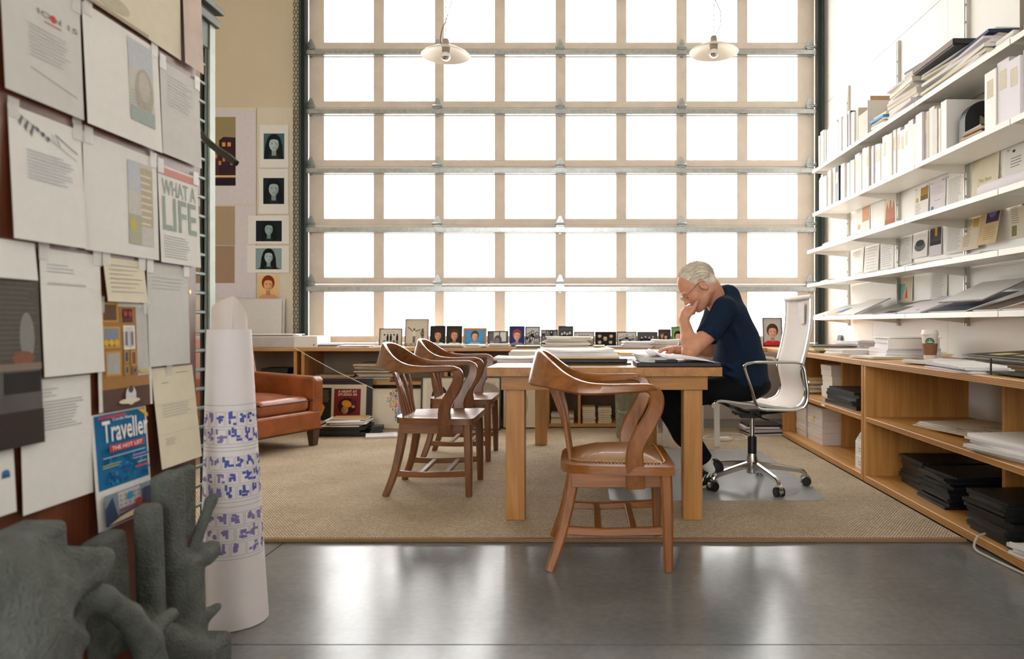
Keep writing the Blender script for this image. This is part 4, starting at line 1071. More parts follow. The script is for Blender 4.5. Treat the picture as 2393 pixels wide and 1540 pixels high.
def plain(p, w_, h_): p.rect(-w_/2+.03, .03, w_/2-.03, h_-.03, 'dccfba'); p.ell(0, h_*.5, .05, .12, 'c2ab90')
framed('framed_print', 'narrow framed pale print half hidden behind the table\'s left legs', 'print', (PX(1220, 6.38), 6.43, .0118), PX(1268, 6.38)-PX(1173, 6.38), PZ(884, 6.45)-.012, .01, BF, plain, matc=PAPER3, lean=.08, stand=False)
for i, (x, n, w_, h_) in enumerate([(1376, 14, .125, .15), (1413, 13, .125, .14), (1329, 6, .1, .1), (1300, 5, .1, .09)]):
    pile('booklet_stack', ['stack of thin cream booklets on the bottom shelf just right of the divider', 'stack of thin cream booklets on the bottom shelf, second right of the divider', 'low uneven booklets on the bottom shelf just left of the divider', 'low dark-edged booklets at the left end of the bottom shelf'][i], 'booklets', (PX(x, 6.62), 6.66, .0405), w_, .2, h_, n, [PAPER3, PAPER2, KRAFT] if i > 1 else [PAPER3, mat('cream_edge', 'd8c8a8', .8)], 0, .004, part='booklet', group='booklet stacks in the bookcase')
# fluted bin
bc = FL(1469, 1030); bcn = MB(); vs = []; fs = []
NB = 96
prof = [(.092, .0115), (.094, .03), (.1, .2), (.108, .40), (.111, .405), (.108, .41), (.102, .40), (.094, .2), (.088, .03)]
for r, z in prof:
    for i in range(NB):
        a = 2*math.pi*i/NB; rr = r*(1+(.035*math.cos(a*16) if .02 < z < .4 else 0)); vs.append((rr*math.cos(a), rr*math.sin(a), z))
for k in range(len(prof)-1):
    for i in range(NB): fs.append((k*NB+i, k*NB+(i+1) % NB, (k+1)*NB+(i+1) % NB, (k+1)*NB+i))
fs.append(tuple(range(NB))[::-1])
wbn = thing('waste_bin', 'tall fluted grey metal waste bin under the table', 'bin', (bc.x, bc.y+.1, 0))
MB().add(vs, fs).build('body', mat('fluted_zinc', '9aa090', .5, .4, var=.2, scale=14), wbn, True)
MB().lathe([(.1045, .225), (.107, .23), (.1075, .24), (.105, .245)], 48).build('band', GALV, wbn, True)
# white legged side table behind the person
wt = thing('side_table', 'small white metal table with slim legs behind the seated person', 'table', (.83, 5.85, 0))
MB().box(-.24, .26, -.42, .42, .595, .62).build('table_top', SHELFW, wt, bevel=.003, seg=1)
for x in (-.21, .19):
    for y in (-.39, .35): MB().box(x, x+.04, y, y+.04, .0115, .595).build('leg', SHELFW, wt, bevel=.003, seg=1)
# floor power adapter and cables
pa = FL(1690, 1033)
o = thing('power_adapter', 'white power adapter lying on the rug behind the office chair', 'adapter', (pa.x, pa.y, .0115))
MB().box(-.05, .05, -.03, .03, 0, .03).build('brick', SHELFW, o, bevel=.006); MB().box(.05, .075, -.012, .012, .004, .022).build('plug', SHELFW, o, bevel=.003)
o = MB().tube([(pa.x-.05, pa.y, .02), (pa.x-.15, pa.y+.1, .016), (pa.x+.05, pa.y+.35, .016), (pa.x+.22, pa.y+.3, .016), (pa.x+.2, pa.y+.05, .016), (pa.x+.1, pa.y, .02)], .004, 6, 6).build('power_cable', SHELFW, None, True)
tag(o, 'thin white cable looping on the rug around the power adapter', 'cable')
o = MB().tube([(.32, 4.35, .019), (.2, 4.55, .019), (.16, 4.75, .019), (.3, 4.9, .019), (.5, 4.85, .019)], .003, 6, 6).build('dark_cable', BLACKP, None, True)
tag(o, 'thin dark cable curling on the clear floor mat under the table', 'cable')
# taut string from the worktop to the poster
a = P(688, 813, 6.48); b = P(872, 908, 6.2)
o = MB().tube([a, a+(b-a)*.5+Vector((0, 0, -.015)), b], .0026, 6, 8).build('string', SHELFW, None, True); tag(o, 'thin white cord running diagonally from the worktop down to the framed prints', 'cord')
# magazines on the floor beside the right cabinets
fp = FL(1775, 1022)
pile('magazine_pile', 'pile of magazines on the rug in the corner behind the office chair', 'magazines', (fp.x+.05, fp.y+.16, .0118), .32, .24, .085, 7, [PAPERP, BLACKP, PAPER2, PAPERP, mat('mag_grey', '8a8688', .5)], .1, .02, part='magazine')

# ---------- on the main table
TT = .7565
def tpile(px, py, w_, d_, h_, n, label, mats=None, rz=0, name='paper_pile', cat='papers', z=TT, jit=.015, bow=.002):
    Y = (CH-z)*F/(py-VY); return pile(name, label, cat, (PX(px, Y), Y+d_/2, z), w_, d_, h_, n, mats, rz, jit, bow=bow)
tpile(1200, 846, .24, .3, .022, 3, 'thin sheaf of white papers on the table\'s near left corner', None, .1, bow=.008)
tpile(1235, 832, .26, .32, .03, 4, 'second sheaf of white papers on the table, beyond the corner sheaf', None, -.05)
Yk = (CH-TT)*F/(853-VY)
o = thing('document_stack', 'papers on a yellow folder and black binders, behind the front chair\'s back', 'documents', (PX(1372, Yk)-.02, Yk+.17, TT), .03)
MB().box(-.17, .24, -.15, .15, 0, .008).build('folder', BLACKP, o, bevel=.002)
MB().box(-.20, .22, -.15, .15, .009, .03).build('black_binder', BLACKL, o, bevel=.004)
MB().box(-.2, .18, -.145, .15, .031, .036).build('yellow_folder', YELL, o)
for i in range(4): leafbox(.40-.01*i, .29, .007, .012 if i == 3 else .004).build('sheaf', [PAPERP, PAPER][i % 2], o, loc=(-.02-.006*i, .005*i, .0365+.0085*i), rz=.02*i)
Yk = (CH-TT)*F/(858.5-VY)
o = thing('document_folder', 'black folder with a white curled pad on the table corner by the person', 'folder', (PX(1586, Yk), Yk+.16, TT))
MB().box(-.198, .205, -.15, .15, 0, .022).build('black_cover', BLACKL, o, bevel=.004)
MB().box(-.11, .0, -.14, .14, .0225, .034).build('inner_folder', BLACKP, o, bevel=.002)
vs = []; fs = []; NXp = 16
for i in range(NXp+1):
    u = i/NXp; x = -.135+.29*u
    z = .026+.034*math.exp(-((u-.06)/.12)**2)+.024*math.sin(math.pi*min(1, u*1.0))**.7*(1-u*.55)
    for y in (-.15, -.05, .05, .13): vs.append((x+.02*u, y, z+.012*(y+.15)*4*(1-u)))
for i in range(NXp):
    for j in range(3): fs.append((i*4+j, (i+1)*4+j, (i+1)*4+j+1, i*4+j+1))
po = MB().add(vs, fs).build('curled_pad', PAPERP, o, True); md = po.modifiers.new('s', 'SOLIDIFY'); md.thickness = .004
for i in range(3): leafbox(.12, .27, .006, .01).build('sheaf', PAPER2, o, loc=(-.12, 0, .0225+.008*i), rz=.05*i)
tpile(1455, 842, .22, .26, .007, 2, 'two flat white sheets between the two document stacks on the table')
tpile(1470, 832, .5, .5, .01, 3, 'broad white drawing sheets spread on the table in front of the person', None, 0)
tpile(1330, 824, .4, .5, .02, 4, 'white papers lying at the far end of the table')
o = thing('gold_pen', 'gold pen lying on the white drawing sheets', 'pen', (PX(1455, 4.5), 4.5, TT+.012), -.1)
MB().cyl((-.07, 0, .006), (.055, 0, .006), .0055, n=10).cyl((.055, 0, .006), (.07, 0, .006), .005, .001, n=10).build('barrel', mat('gold_metal', 'b8954a', .25, .9), o, True); MB().box(-.065, -.02, -.0015, .0015, .011, .014).build('clip', mat('gold_metal', 'b8954a', .25, .9), o)
# ================================================================== RIGHT WALL SHELVES: BOOKS AND BINDERS
BW = {}
def binder_mesh(w_, h_, d_, m_):
    k = (round(w_, 3), round(h_, 2), round(d_, 2), m_.name)
    if k not in BW:
        b = MB(); b.box(0, .004, 0, w_, 0, h_).box(.004, d_, 0, .003, 0, h_).box(.004, d_, w_-.003, w_, 0, h_)
        BW[k] = (b.mesh('binder', m_), MB().box(.006, d_-.006, .0035, w_-.0035, .006, h_-.006).mesh('pages', PAPER2),
                 MB().box(-.0008, 0, w_*.22, w_*.78, h_*.55, h_*.85).mesh('spine_label', PAPER3))
    return BW[k]
WB = [mat('binder_white', 'f2efe9', .45, var=.015), mat('binder_cream', 'ebe3d2', .5, var=.03), mat('binder_lilac', 'e2dde4', .5, var=.02), mat('binder_grey', 'cfc9c0', .5, var=.03)]
BB = mat('binder_black', '1b1c20', .4)
def book_row(y1, y0, z, xf, shelfname, wr_, hr, dark=(), widths=None, seed=3, start=0):
    q = random.Random(seed); y = y1; i = start
    while y-.02 > y0:
        w_ = round(q.choice(wr_), 3); w_ = min(w_, y-y0)
        if w_ < .015: break
        h_ = round(q.uniform(*hr), 2); d_ = round(q.choice([.22, .25, .27]), 2)
        isd = any(a < y-w_/2 < b for a, b in dark)
        m_ = BB if isd else q.choice([WB[0], WB[0], WB[1], WB[2], WB[3]] if i % 4 else WB)
        col = 'black' if isd else {'binder_white': 'white', 'binder_cream': 'cream', 'binder_lilac': 'pale lilac', 'binder_grey': 'pale grey'}[m_.name]
        kind_ = 'slim' if w_ < .035 else ('thick' if w_ > .06 else 'medium')
        o = thing('ring_binder', '%s %s binder, %s from the window on the %s wall shelf' % (kind_, col, OW[min(i, len(OW)-1)], shelfname), 'binder', (xf+q.uniform(0, .02), y-w_, z+.0005), q.uniform(-.01, .01), group='binders and books on the %s wall shelf' % shelfname)
        c, pg, sl = binder_mesh(w_, h_, d_, m_)
        link('cover', c, o); link('pages', pg, o)
        if w_ > .04 and q.random() < .5: link('spine_label', sl, o)
        y -= w_+.0015; i += 1
    return i
n4 = book_row(6.38, 4.15, 1.973, 2.125, 'second highest', [.03, .035, .045, .055, .065, .075, .085], (.28, .325), dark=[(5.79, 5.93)], seed=4)
book_row(3.74, 2.6, 1.973, 2.125, 'second highest', [.06, .075, .085, .1], (.29, .33), seed=9, start=n4)
book_row(6.38, 5.52, 2.366, 2.13, 'top', [.03, .04, .06, .085], (.27, .32), dark=[(6.13, 6.17), (5.62, 5.68)], seed=6)
# black arch bookend in the gap
o = thing('arch_bookend', 'thick black arch-shaped bookend on the second highest wall shelf', 'bookend', (2.28, 4.03, 1.9735))
pts = [(-.115, 0)]+[(-.115*math.cos(a), .14+.115*math.sin(a)) for a in [math.pi*i/16 for i in range(17)]]+[(.115, 0), (.032, 0)]+[(.032*math.cos(a), .16+.032*math.sin(a)) for a in [math.pi*i/8 for i in range(9)]]+[(-.032, 0)]
b = MB(); nP = len(pts)
vs = [(x, -.025, z) for x, z in pts]+[(x, .025, z) for x, z in pts]
outer = list(range(0, 19)); inner = list(range(19, nP))
fs = []
b2 = MB()
oo = [(-.115, 0), (-.115, .07)]+[(-.115*math.cos(math.pi*i/16), .14+.115*math.sin(math.pi*i/16)) for i in range(17)]+[(.115, .07), (.115, 0)]
ii = [(-.032, 0), (-.032, .08)]+[(-.032*math.cos(math.pi*i/16), .155+.034*math.sin(math.pi*i/16)) for i in range(17)]+[(.032, .08), (.032, 0)]
m_ = len(oo); vs = [(x, y, z) for y in (-.03, .03) for L in (oo, ii) for x, z in L]
for k in range(m_-1):
    fs += [(k, k+1, m_+k+1, m_+k), (2*m_+k+1, 2*m_+k, 3*m_+k, 3*m_+k+1), (k+1, k, 2*m_+k, 2*m_+k+1), (m_+k, m_+k+1, 3*m_+k+1, 3*m_+k)]
fs += [(0, m_, 3*m_, 2*m_), (m_-1, 3*m_-1, 4*m_-1, 2*m_-1)]
MB().add(vs, fs).build('arch', BLACKL, o)
MB().box(-.115, .115, .03, .034, 0, .1).build('foot_plate', BLACKL, o)
pile('magazine_pile', 'magazines and a dark book lying flat before the black arch bookend', 'magazines', (2.24, 3.87, 1.9735), .24, .2, .06, 5, [KRAFT, PAPER3, mat('brown_cover', '7a5a4c', .5), KRAFT, BLACKP], 0, .015, part='magazine')
# top shelf stacks
tz = 2.3665
o = thing('file_box', 'open grey-white magazine file box with a card standing in it, top wall shelf', 'box', (2.13, 5.28, tz))
b = MB(); b.box(0, .26, 0, .004, 0, .27).box(0, .26, .176, .18, 0, .27).box(0, .004, .004, .176, 0, .2).box(.256, .26, .004, .176, 0, .27).box(.004, .256, .004, .176, 0, .004); b.build('box', mat('file_box_card', 'd8d0c6', .7, var=.02), o)
MB().box(.03, .25, .02, .03, .005, .31).build('card', KRAFT, o)
pile('magazine_pile', 'magazines with one blue cover edge beside the file box, top wall shelf', 'magazines', (2.26, 5.12, tz), .26, .2, .11, 8, [PAPER, PAPER3, PAPER, mat('mag_tan', 'c0a890', .7), PAPER, mat('blue_cover', '2f8fc4', .5), PAPER2], .05, .012, part='magazine')
pile('paper_pile', 'tall even stack of white papers on the top wall shelf, left of the portfolio', 'papers', (2.27, 4.74, tz), .28, .4, .22, 12, [PAPER, PAPER3, PAPERP], 0, .012)
pile('notebook_pile', 'spiral notebooks on top of the even white paper stack', 'notebooks', (2.28, 4.62, tz+.2205), .25, .2, .05, 3, [PAPER2, PAPER, BLACKP], .1, .01, part='notebook')
pile('paper_pile', 'ragged papers under the black portfolio box on the top wall shelf', 'papers', (2.27, 4.06, tz), .28, .76, .155, 10, [PAPER, PAPERP, PAPER3, mat('navy_edge', '25325a', .6), PAPER], 0, .02)
o = thing('portfolio_box', 'large flat black portfolio box lying on the ragged papers, top wall shelf', 'portfolio', (2.24, 4.2, tz+.157))
MB().box(-.16, .17, -.24, .24, 0, .008).build('base', BLACKL, o); MB().box(-.165, .175, -.245, .245, .0085, .042).build('lid', BLACKL, o, bevel=.003, seg=1); MB().box(-.1665, -.165, -.24, .24, .01, .04).build('edge_strip', mat('portfolio_edge', '8a766a', .6), o)
pile('pad_pile', 'white pads stacked at the near end of the top wall shelf', 'pads', (2.26, 3.56, tz), .28, .16, .05, 3, [PAPER, PAPER2], 0, .008, part='pad')
o = thing('shelf_bookend', 'grey steel bookend plate with a book beside it, near end of the top shelf', 'bookend', (2.13, 3.44, tz))
MB().box(0, .28, 0, .004, 0, .19).build('plate', mat('grey_steel', '8e8378', .5, .2), o, bevel=.002); MB().box(0, .28, -.12, 0, 0, .003).build('foot', mat('grey_steel', '8e8378', .5, .2), o)
MB().box(.01, .26, -.2, -.01, .004, .05).build('book', PAPER3, o, bevel=.003, seg=1)

# leaning magazines on the two lower shelves
def mag(y, z, xf, w_, d_, tilt, yaw, m_, label, fn=None, th=.006, group='magazines propped on the wall shelves'):
    o = thing('magazine', label, 'magazine', (xf, y, z+.001), group=group)
    o.rotation_euler = (0, -tilt, yaw)
    MB().box(0, d_, -w_/2, w_/2, 0, th).build('pages', PAPER2, o)
    MB().box(0, d_, -w_/2, w_/2, th, th+.0012).build('cover', m_, o)
    if fn:
        b = MB()
        for x0, x1, y0, y1, h in fn: b.box(x0*d_, x1*d_, (y0-.5)*w_, (y1-.5)*w_, th+.0012, th+.002, pm(h))
        b.build('cover_picture', None, o)
NAVY = mat('navy_cover', '2a3552', .35, var=.06); GREYC = mat('grey_cover', '7c7a76', .45, var=.1); SLATE = mat('slate_cover', '5d5f5c', .4, var=.1)
z1 = 1.029
L1 = [(6.15, .3, PAPER2, 'pale grey folder propped on the lowest wall shelf nearest the window', None),
      (5.85, .28, PAPER, 'magazine with a blue photo strip on the lowest wall shelf', [(.2, .6, .1, .7, '6f8fc8'), (.0, .2, .1, .8, 'd8c0a0')]),
      (5.5, .3, PAPER, 'white brochure with a thin navy edge on the lowest wall shelf', [(.0, 1, .0, .04, '2a3a70')]),
      (5.12, .34, SLATE, 'slate grey portfolio propped on the lowest wall shelf', [(.3, .8, .3, .9, '8a8c86')]),
      (4.78, .32, GREYC, 'grey folder showing white pages on the lowest wall shelf', [(.5, .9, .1, .7, 'e8e4e0'), (0, .15, .1, .6, '2a2a2a')]),
      (4.45, .3, PAPERP, 'lilac white booklet with a small red mark on the lowest wall shelf', [(.1, .16, .3, .36, 'c04a50')]),
      (3.98, .4, NAVY, 'navy blue portfolio propped on the lowest wall shelf', [(.3, .32, .0, 1, '4a5878')]),
      (3.60, .24, mat('brown_folder', '5a4a40', .5, var=.1), 'dark brown folder beside the navy portfolio on the lowest wall shelf', None),
      (3.36, .26, mat('photo_cover', '9a8270', .5, var=.3, scale=20), 'photo-covered magazine at the near end of the lowest wall shelf', [(.2, .8, .2, .8, '7a6658')])]
for y, w_, m_, lb, fn in L1: mag(y, z1, 2.05, w_, .31, random.Random(lb).uniform(.26, .42), random.Random(lb).uniform(-.1, .1), m_, lb, fn)
o = thing('card_sign', 'blank white card standing behind the navy portfolio', 'card', (2.41, 3.92, 1.16), -math.pi/2, rx=0); MB().box(-.16, .16, -.004, 0, 0, .08).build('card', PAPER, o)
o = thing('dark_folder', 'dark grey folder tilted behind the navy portfolio on the lowest wall shelf', 'folder', (2.09, 3.93, z1+.055)); o.rotation_euler = (0, -.42, .05)
MB().box(0, .3, -.22, .2, 0, .004).build('cover', GREYC, o); MB().box(.01, .29, -.21, .19, .0042, .008).build('pages', PAPER2, o)
z2 = 1.327
L2 = [(6.0, .3, PAPER2, 'pale folder lying on the second lowest wall shelf nearest the window', None), (5.2, .3, PAPERP, 'white brochure on the second lowest wall shelf under the grey text sheet', None), (4.9, .26, PAPER2, 'grey-white brochure on the second lowest wall shelf under the hat picture', [(.0, .1, .1, .9, '4a4a4a')]),
      (4.5, .3, mat('mauve_cover', 'b09a94', .5), 'mauve magazine on the second lowest wall shelf', [(.2, .9, .1, .9, 'a08a86')]), (4.15, .32, mat('grey_brown_cover', '8c8078', .5), 'grey brown magazine on the second lowest wall shelf', [(.1, .5, .2, .8, '6a564a')]), (3.78, .34, GREYC, 'grey magazine at the near end of the second lowest wall shelf', None)]
for y, w_, m_, lb, fn in L2: mag(y, z2, 2.05, w_, .3, random.Random(lb).uniform(.05, .14), random.Random(lb).uniform(-.15, .15), m_, lb, fn)
# rolled sheet and low papers on the middle shelf
o = thing('paper_roll', 'rolled white sheet lying at the near end of the middle wall shelf', 'paper roll', (2.12, 3.55, 1.6295)); b = MB()
b.lathe([(.04, -.25), (.043, -.25), (.043, .25), (.04, .25), (.04, -.25)], 24); b.v = [(x+.043, z, y+.043) for x, y, z in b.v]; b.build('roll', PAPERP, o, True)
b = MB(); b.lathe([(.028, -.26), (.03, -.26), (.03, .245), (.028, .245), (.028, -.26)], 20); b.v = [(x+.043, z, y+.036) for x, y, z in b.v]; b.build('inner_roll', PAPERP, o, True)
pile('paper_pile', 'lilac and yellow papers lying on the middle wall shelf nearest the window', 'papers', (2.2, 5.75, 1.6285), .26, .7, .025, 4, [PAPERP, mat('pale_yellow', 'e8d8a0', .7), PAPER], 0, .01)

# ---------- sheets pinned to a wall plane; pixel box given at the sheet's left edge
def pinned(X, rz, name, label, cat, x0, yt, x1, yb, m_=PAPER, fn=None, tilt=None, group=None, off=.002, tape=None, pins=False):
    q = random.Random(label)
    Y0 = WY(x0, X); Y1 = WY(x1, X); w_ = abs(Y1-Y0); zt = PZ(yt, Y0); zb = PZ(yb, Y0); h_ = zt-zb
    o = thing(name, label, cat, (X+(-1 if rz < 0 else 1)*off, Y0, zb), rz, group)
    t = q.uniform(.004, .016) if tilt is None else tilt; tw = q.uniform(-.002, .002)
    f = lambda u, v, d: (u, -(t*(1-v/h_)+tw*(u/w_-.5)*(1-v/h_)+.0006)-d, v)
    vs = []; fs = []; N_ = 8
    for i in range(N_+1):
        for j in range(N_+1): vs.append(f(w_*i/N_, h_*j/N_, 0))
    for i in range(N_):
        for j in range(N_): fs.append((i*(N_+1)+j, (i+1)*(N_+1)+j, (i+1)*(N_+1)+j+1, i*(N_+1)+j+1))
    MB().add(vs, fs).build('sheet', m_, o, True)
    if fn:
        p = Print(0, fn=lambda u, v, d: f(u, v, d+.0006)); fn(p, w_, h_); p.build('printing', o)
    if tape:
        for (u, v) in tape:
            MB().box(u*w_-.014, u*w_+.014, -.004, -.0025, v*h_-.02, v*h_+.02).build('tape', TAPE, o)
    if pins:
        for u in (.12, .88): MB().cyl((u*w_, -.012, h_*.95), (u*w_, -.001, h_*.95), .004, .002, n=6).build('pin', GALV, o)
    return o
TAPE = mix_transparent('clear_tape', 'f4f1ea', .45, .25)
RW = lambda *a, **k: pinned(RX, -math.pi/2, *a, pins=True, **k)
def txt(n=14, h='a8a4a0', u0=.12, v0=.1, u1=.88, v1=.9): return lambda p, w_, h_: p.lines(w_*u0, h_*v0, w_*u1, h_*v1, n, h, rnd)
def pic(*rs):
    def fn(p, w_, h_):
        for r in rs:
            if r[0] == 'l': p.lines(w_*r[1], h_*r[2], w_*r[3], h_*r[4], r[5], r[6], rnd)
            elif r[0] == 'e': p.ell(w_*r[1], h_*r[2], w_*r[3], h_*r[4], r[5])
            elif r[0] == 'p': p.poly([(w_*a, h_*b) for a, b in r[1]], r[2])
            elif r[0] == 't': p.text(r[1], w_*r[2], h_*r[3], w_*r[4], h_*r[5], r[6], .01)
            else: p.rect(w_*r[0], h_*r[1], w_*r[2], h_*r[3], r[4])
    return fn
GS = 'sheets pinned above the wall shelves'
RW('pinned_sheet', 'sheet with a small orange picture, pinned nearest the window above the middle shelf', 'sheet', 2003, 486, 2034, 545, fn=pic((.45, .35, .95, .9, 'd8a888'), (.1, .1, .3, .3, 'c8b090')), group=GS)
RW('pinned_sheet', 'sheet with red spires printed on it, pinned above the middle shelf', 'sheet', 2068, 466, 2098, 530, m_=PAPER3, fn=pic(('p', [(.1, .05), (.15, .6), (.25, .85), (.35, .55), (.5, .98), (.6, .55), (.75, .85), (.85, .5), (.9, .05)], 'c08a78'), (.1, .0, .9, .2, 'b8785a')), group=GS)
RW('pinned_sheet', 'sheet with a yellow landscape photo in its corner, pinned above the middle shelf', 'sheet', 2140, 442, 2173, 515, fn=pic((.42, .55, .95, .95, 'b08a40'), (.42, .55, .95, .7, '7a6a3a'), ('l', .1, .1, .5, .5, 6, 'b8b0a0'), ('e', .18, .6, .1, .08, 'd0c060')), group=GS)
RW('pinned_sheet', 'typed sheet with a tiny blue picture, pinned left of the long list', 'sheet', 2176, 428, 2212, 505, fn=pic(('l', .1, .6, .9, .85, 5, 'c8c4c0'), ('l', .3, .4, .7, .45, 1, '8a8a8a'), (.08, .12, .25, .26, '6a8aa8')), m_=PAPERP, group=GS)
RW('pinned_sheet', 'typed list sheet pinned left of the third wall post', 'sheet', 2214, 412, 2256, 493, fn=txt(16), group=GS)
RW('pinned_sheet', 'cream notice pinned right of the third wall post, its large words faint', 'sheet', 2276, 368, 2338, 475, m_=PAPER3, fn=pic(('t', 'The Best', .25, .38, .75, .46, 'b8a880'), ('t', 'Satellite', .25, .26, .75, .33, 'b8a880')), group=GS)
RW('pinned_sheet', 'white handwritten note pinned at the right edge above the paper roll', 'sheet', 2352, 350, 2420, 455, fn=pic(('l', .2, .55, .6, .8, 4, '8a8a8a'), ('e', .3, .9, .05, .03, '3a3a3a')), group=GS)
RW('pinned_sheet', 'blank white sheet pinned nearest the window above the second lowest shelf', 'sheet', 1995, 566, 2021, 640, fn=txt(4, 'c8c8c8', .2, .5, .8, .7), group=GS)
RW('pinned_sheet', 'faint list pinned second from the window above the second lowest shelf', 'sheet', 2023, 563, 2057, 638, fn=txt(9, 'd0d0d0'), group=GS)
RW('pinned_sheet', 'bluish text sheet pinned third from the window above the second lowest shelf', 'sheet', 2059, 560, 2090, 632, fn=txt(12, 'b8c0cc'), group=GS)
RW('pinned_sheet', 'grey typed letter hanging below the bracket of the middle wall shelf', 'sheet', 2092, 541, 2134, 622, m_=PAPER2, fn=txt(20, 'a4a4a4'), group=GS)
RW('pinned_sheet', 'sheet with a drawing of a dark grey hat', 'sheet', 2136, 532, 2171, 605, fn=pic(('e', .5, .35, .36, .16, '6a6c6a'), ('e', .5, .45, .28, .1, '3a3c3a'), ('p', [(.7, .85), (.8, .95), (.85, .8)], '9ac080')), group=GS)
RW('pinned_sheet', 'dark building photograph with a yellow column, pinned beside the hat drawing', 'sheet', 2174, 519, 2203, 600, m_=PAPERP, fn=pic((.05, .3, .95, .97, '4a4040'), (.05, .3, .95, .4, '2e2a2a'), (.45, .55, .65, .78, 'c89a40'), (.05, .78, .95, .84, '7a6a68')), group=GS)
RW('pinned_sheet', 'long typed page pinned left of the yellow brochures', 'sheet', 2213, 517, 2256, 596, fn=txt(24, 'a8a8a8'), group=GS)
RW('pinned_sheet', 'cream brochure with small print under the middle shelf, right of the third post', 'sheet', 2257, 488, 2298, 588, m_=PAPER3, fn=pic(('l', .1, .1, .5, .95, 20, 'a8987a'), (.6, .5, .9, .7, 'd8b050')), group=GS, tilt=.03)
RW('pinned_sheet', 'brochure with a purple flower picture and curled brown corner', 'sheet', 2302, 466, 2348, 575, m_=mat('tan_page', 'd8bc8a', .6, var=.1), fn=pic((.3, .45, .95, .85, '4a3a5a'), ('e', .6, .65, .2, .1, '8a70a8'), ('e', .5, .72, .1, .06, 'c8a060'), ('l', .3, .1, .9, .4, 7, 'b89a60'), (.55, .86, 1.0, 1.0, '4a2e24'), ('t', '100%', .62, .9, .95, .97, 'e8d0a0')), group=GS, tilt=.05)
RW('pinned_sheet', 'cream brochure with a hatched picture at the right edge under the middle shelf', 'sheet', 2362, 440, 2420, 560, m_=PAPER3, fn=pic(('l', .1, .3, .4, .9, 14, 'a89a80'), (.5, .6, .95, .9, '5a4a3a'), (.1, .05, .3, .25, '8a8a60')), group=GS)
RW('pinned_sheet', 'green and red illustrated card hanging under the second lowest shelf', 'card', 2102, 637, 2135, 705, m_=PAPER3, fn=pic((.08, .05, .92, .9, 'd8ccb0'), (.08, .05, .5, .6, '7ab0a8'), ('p', [(.5, .1), (.6, .55), (.7, .1)], 'c85a4a'), ('p', [(.3, .05), (.45, .4), (.55, .05)], 'e0a090')), group=GS)
RW('pinned_sheet', 'typed page hanging under the second lowest shelf beside the wall seam', 'sheet', 2177, 628, 2216, 702, fn=txt(18, 'b8b8b8'), group=GS)
o = thing('pin_panel_board', 'plain white board standing on the lowest wall shelf left of the illustrated card', 'board', (RX-.03, WY(1992, RX-.03), 1.03), -math.pi/2, rx=0); MB().box(0, WY(1992, RX-.03)-WY(2097, RX-.03), -.006, 0, 0, .27).build('sheet', PAPER, o)
o = thing('binder_clip', 'large blue grey binder clip hanging on the right wall above the worktop', 'clip', (RX-.002, WY(1967, RX), PZ(797, WY(1967, RX))), -math.pi/2)
MB().prism([(-.03, 0), (.0, 0), (-.012, .055), (-.018, .055)], -.045, .045, 0).build('clip_body', mat('clip_grey', '4e5a68', .4), o)
MB().tube([(-.02, -.012, .05), (-.012, -.012, .11), (.012, -.012, .11), (.02, -.012, .05)], .002, 5, 3).build('clip_wire', GALV, o)

# ---------- on the right worktop
WZ = .7445
def wpile(px, py, w_, d_, h_, n, label, mats=None, rz=0, name='paper_pile', cat='papers', z=WZ, jit=.015, bow=.003, part='sheaf'):
    Y = (CH-z)*F/(py-VY); return pile(name, label, cat, (PX(px, Y), Y, z), w_, d_, h_, n, mats, rz, jit, bow=bow, part=part)
pile('paper_pile', 'papers with a yellow tab on the worktop corner behind the office chair', 'papers', (1.93, 5.6, WZ), .34, .5, .05, 6, [BLACKP, PAPER, YELL, PAPER, PAPER3], 0, .02)
pile('paper_pile', 'loose white sheets leaning to the wall on the worktop corner', 'papers', (2.28, 5.75, WZ), .26, .5, .07, 5, None, .1, .02, bow=.02)
pile('paper_pile', 'low sheets and an empty binder left of the fat white binder', 'papers', (1.92, 4.98, WZ), .32, .3, .04, 4, [PAPER2, PAPER, PAPERP], .1, .02)
o = thing('stuffed_binder', 'fat white ring binder bursting with pages lying on the right worktop', 'binder', (2.08, 4.58, WZ+.0005), -.05)
for i in range(5): leafbox(.34, .32-.01*i, .011, .003).build('sheaf', [PAPERP, PAPER2, PAPER][i % 3], o, loc=(.01-.006*(i % 2), .005*i, .012*i), rz=.03*i-.05)
MB().box(-.15, .17, -.135, -.13, .0605, .125).box(-.15, .17, -.13, .17, .0605, .0635).box(-.14, .18, -.14, .18, .128, .132).build('cover', WB[0], o)
for i in range(6): leafbox(.29, .27, .0095, .002).build('pages', [PAPERP, PAPER2][i % 2], o, loc=(.015+.004*(i % 3), .02, .064+.0103*i), rz=.01*(i % 3))
b = MB()
for x in (-.06, .02, .1): b.tube([(x, -.12, .066), (x, -.11, .1), (x, -.08, .115), (x, -.05, .1)], .003, 6, 4)
b.build('ring', GALV, o)
wpile(2060, 838, .3, .26, .018, 4, 'sheets with a yellow folder edge in front of the fat binder', [YELL, PAPER, PAPER2, PAPER], .15)
wpile(2125, 836, .22, .2, .015, 3, 'thin papers with a black pen clip left of the coffee cup', [PAPER, BLACKP, PAPER], -.1)
wpile(2195, 852, .26, .28, .02, 4, 'loose lilac white papers just in front of the coffee cup', [PAPERP, PAPER2], .25, bow=.012)
pile('paper_pile', 'spread of creased papers at the near end of the right worktop', 'papers', (1.81, 3.32, WZ), .2, .46, .03, 6, [PAPERP, PAPER2, PAPER], -.1, .02, bow=.012)
wpile(2240, 832, .3, .3, .03, 4, 'cream papers against the wall between cup and black portfolio', [PAPER3, YELL, PAPER], .2)
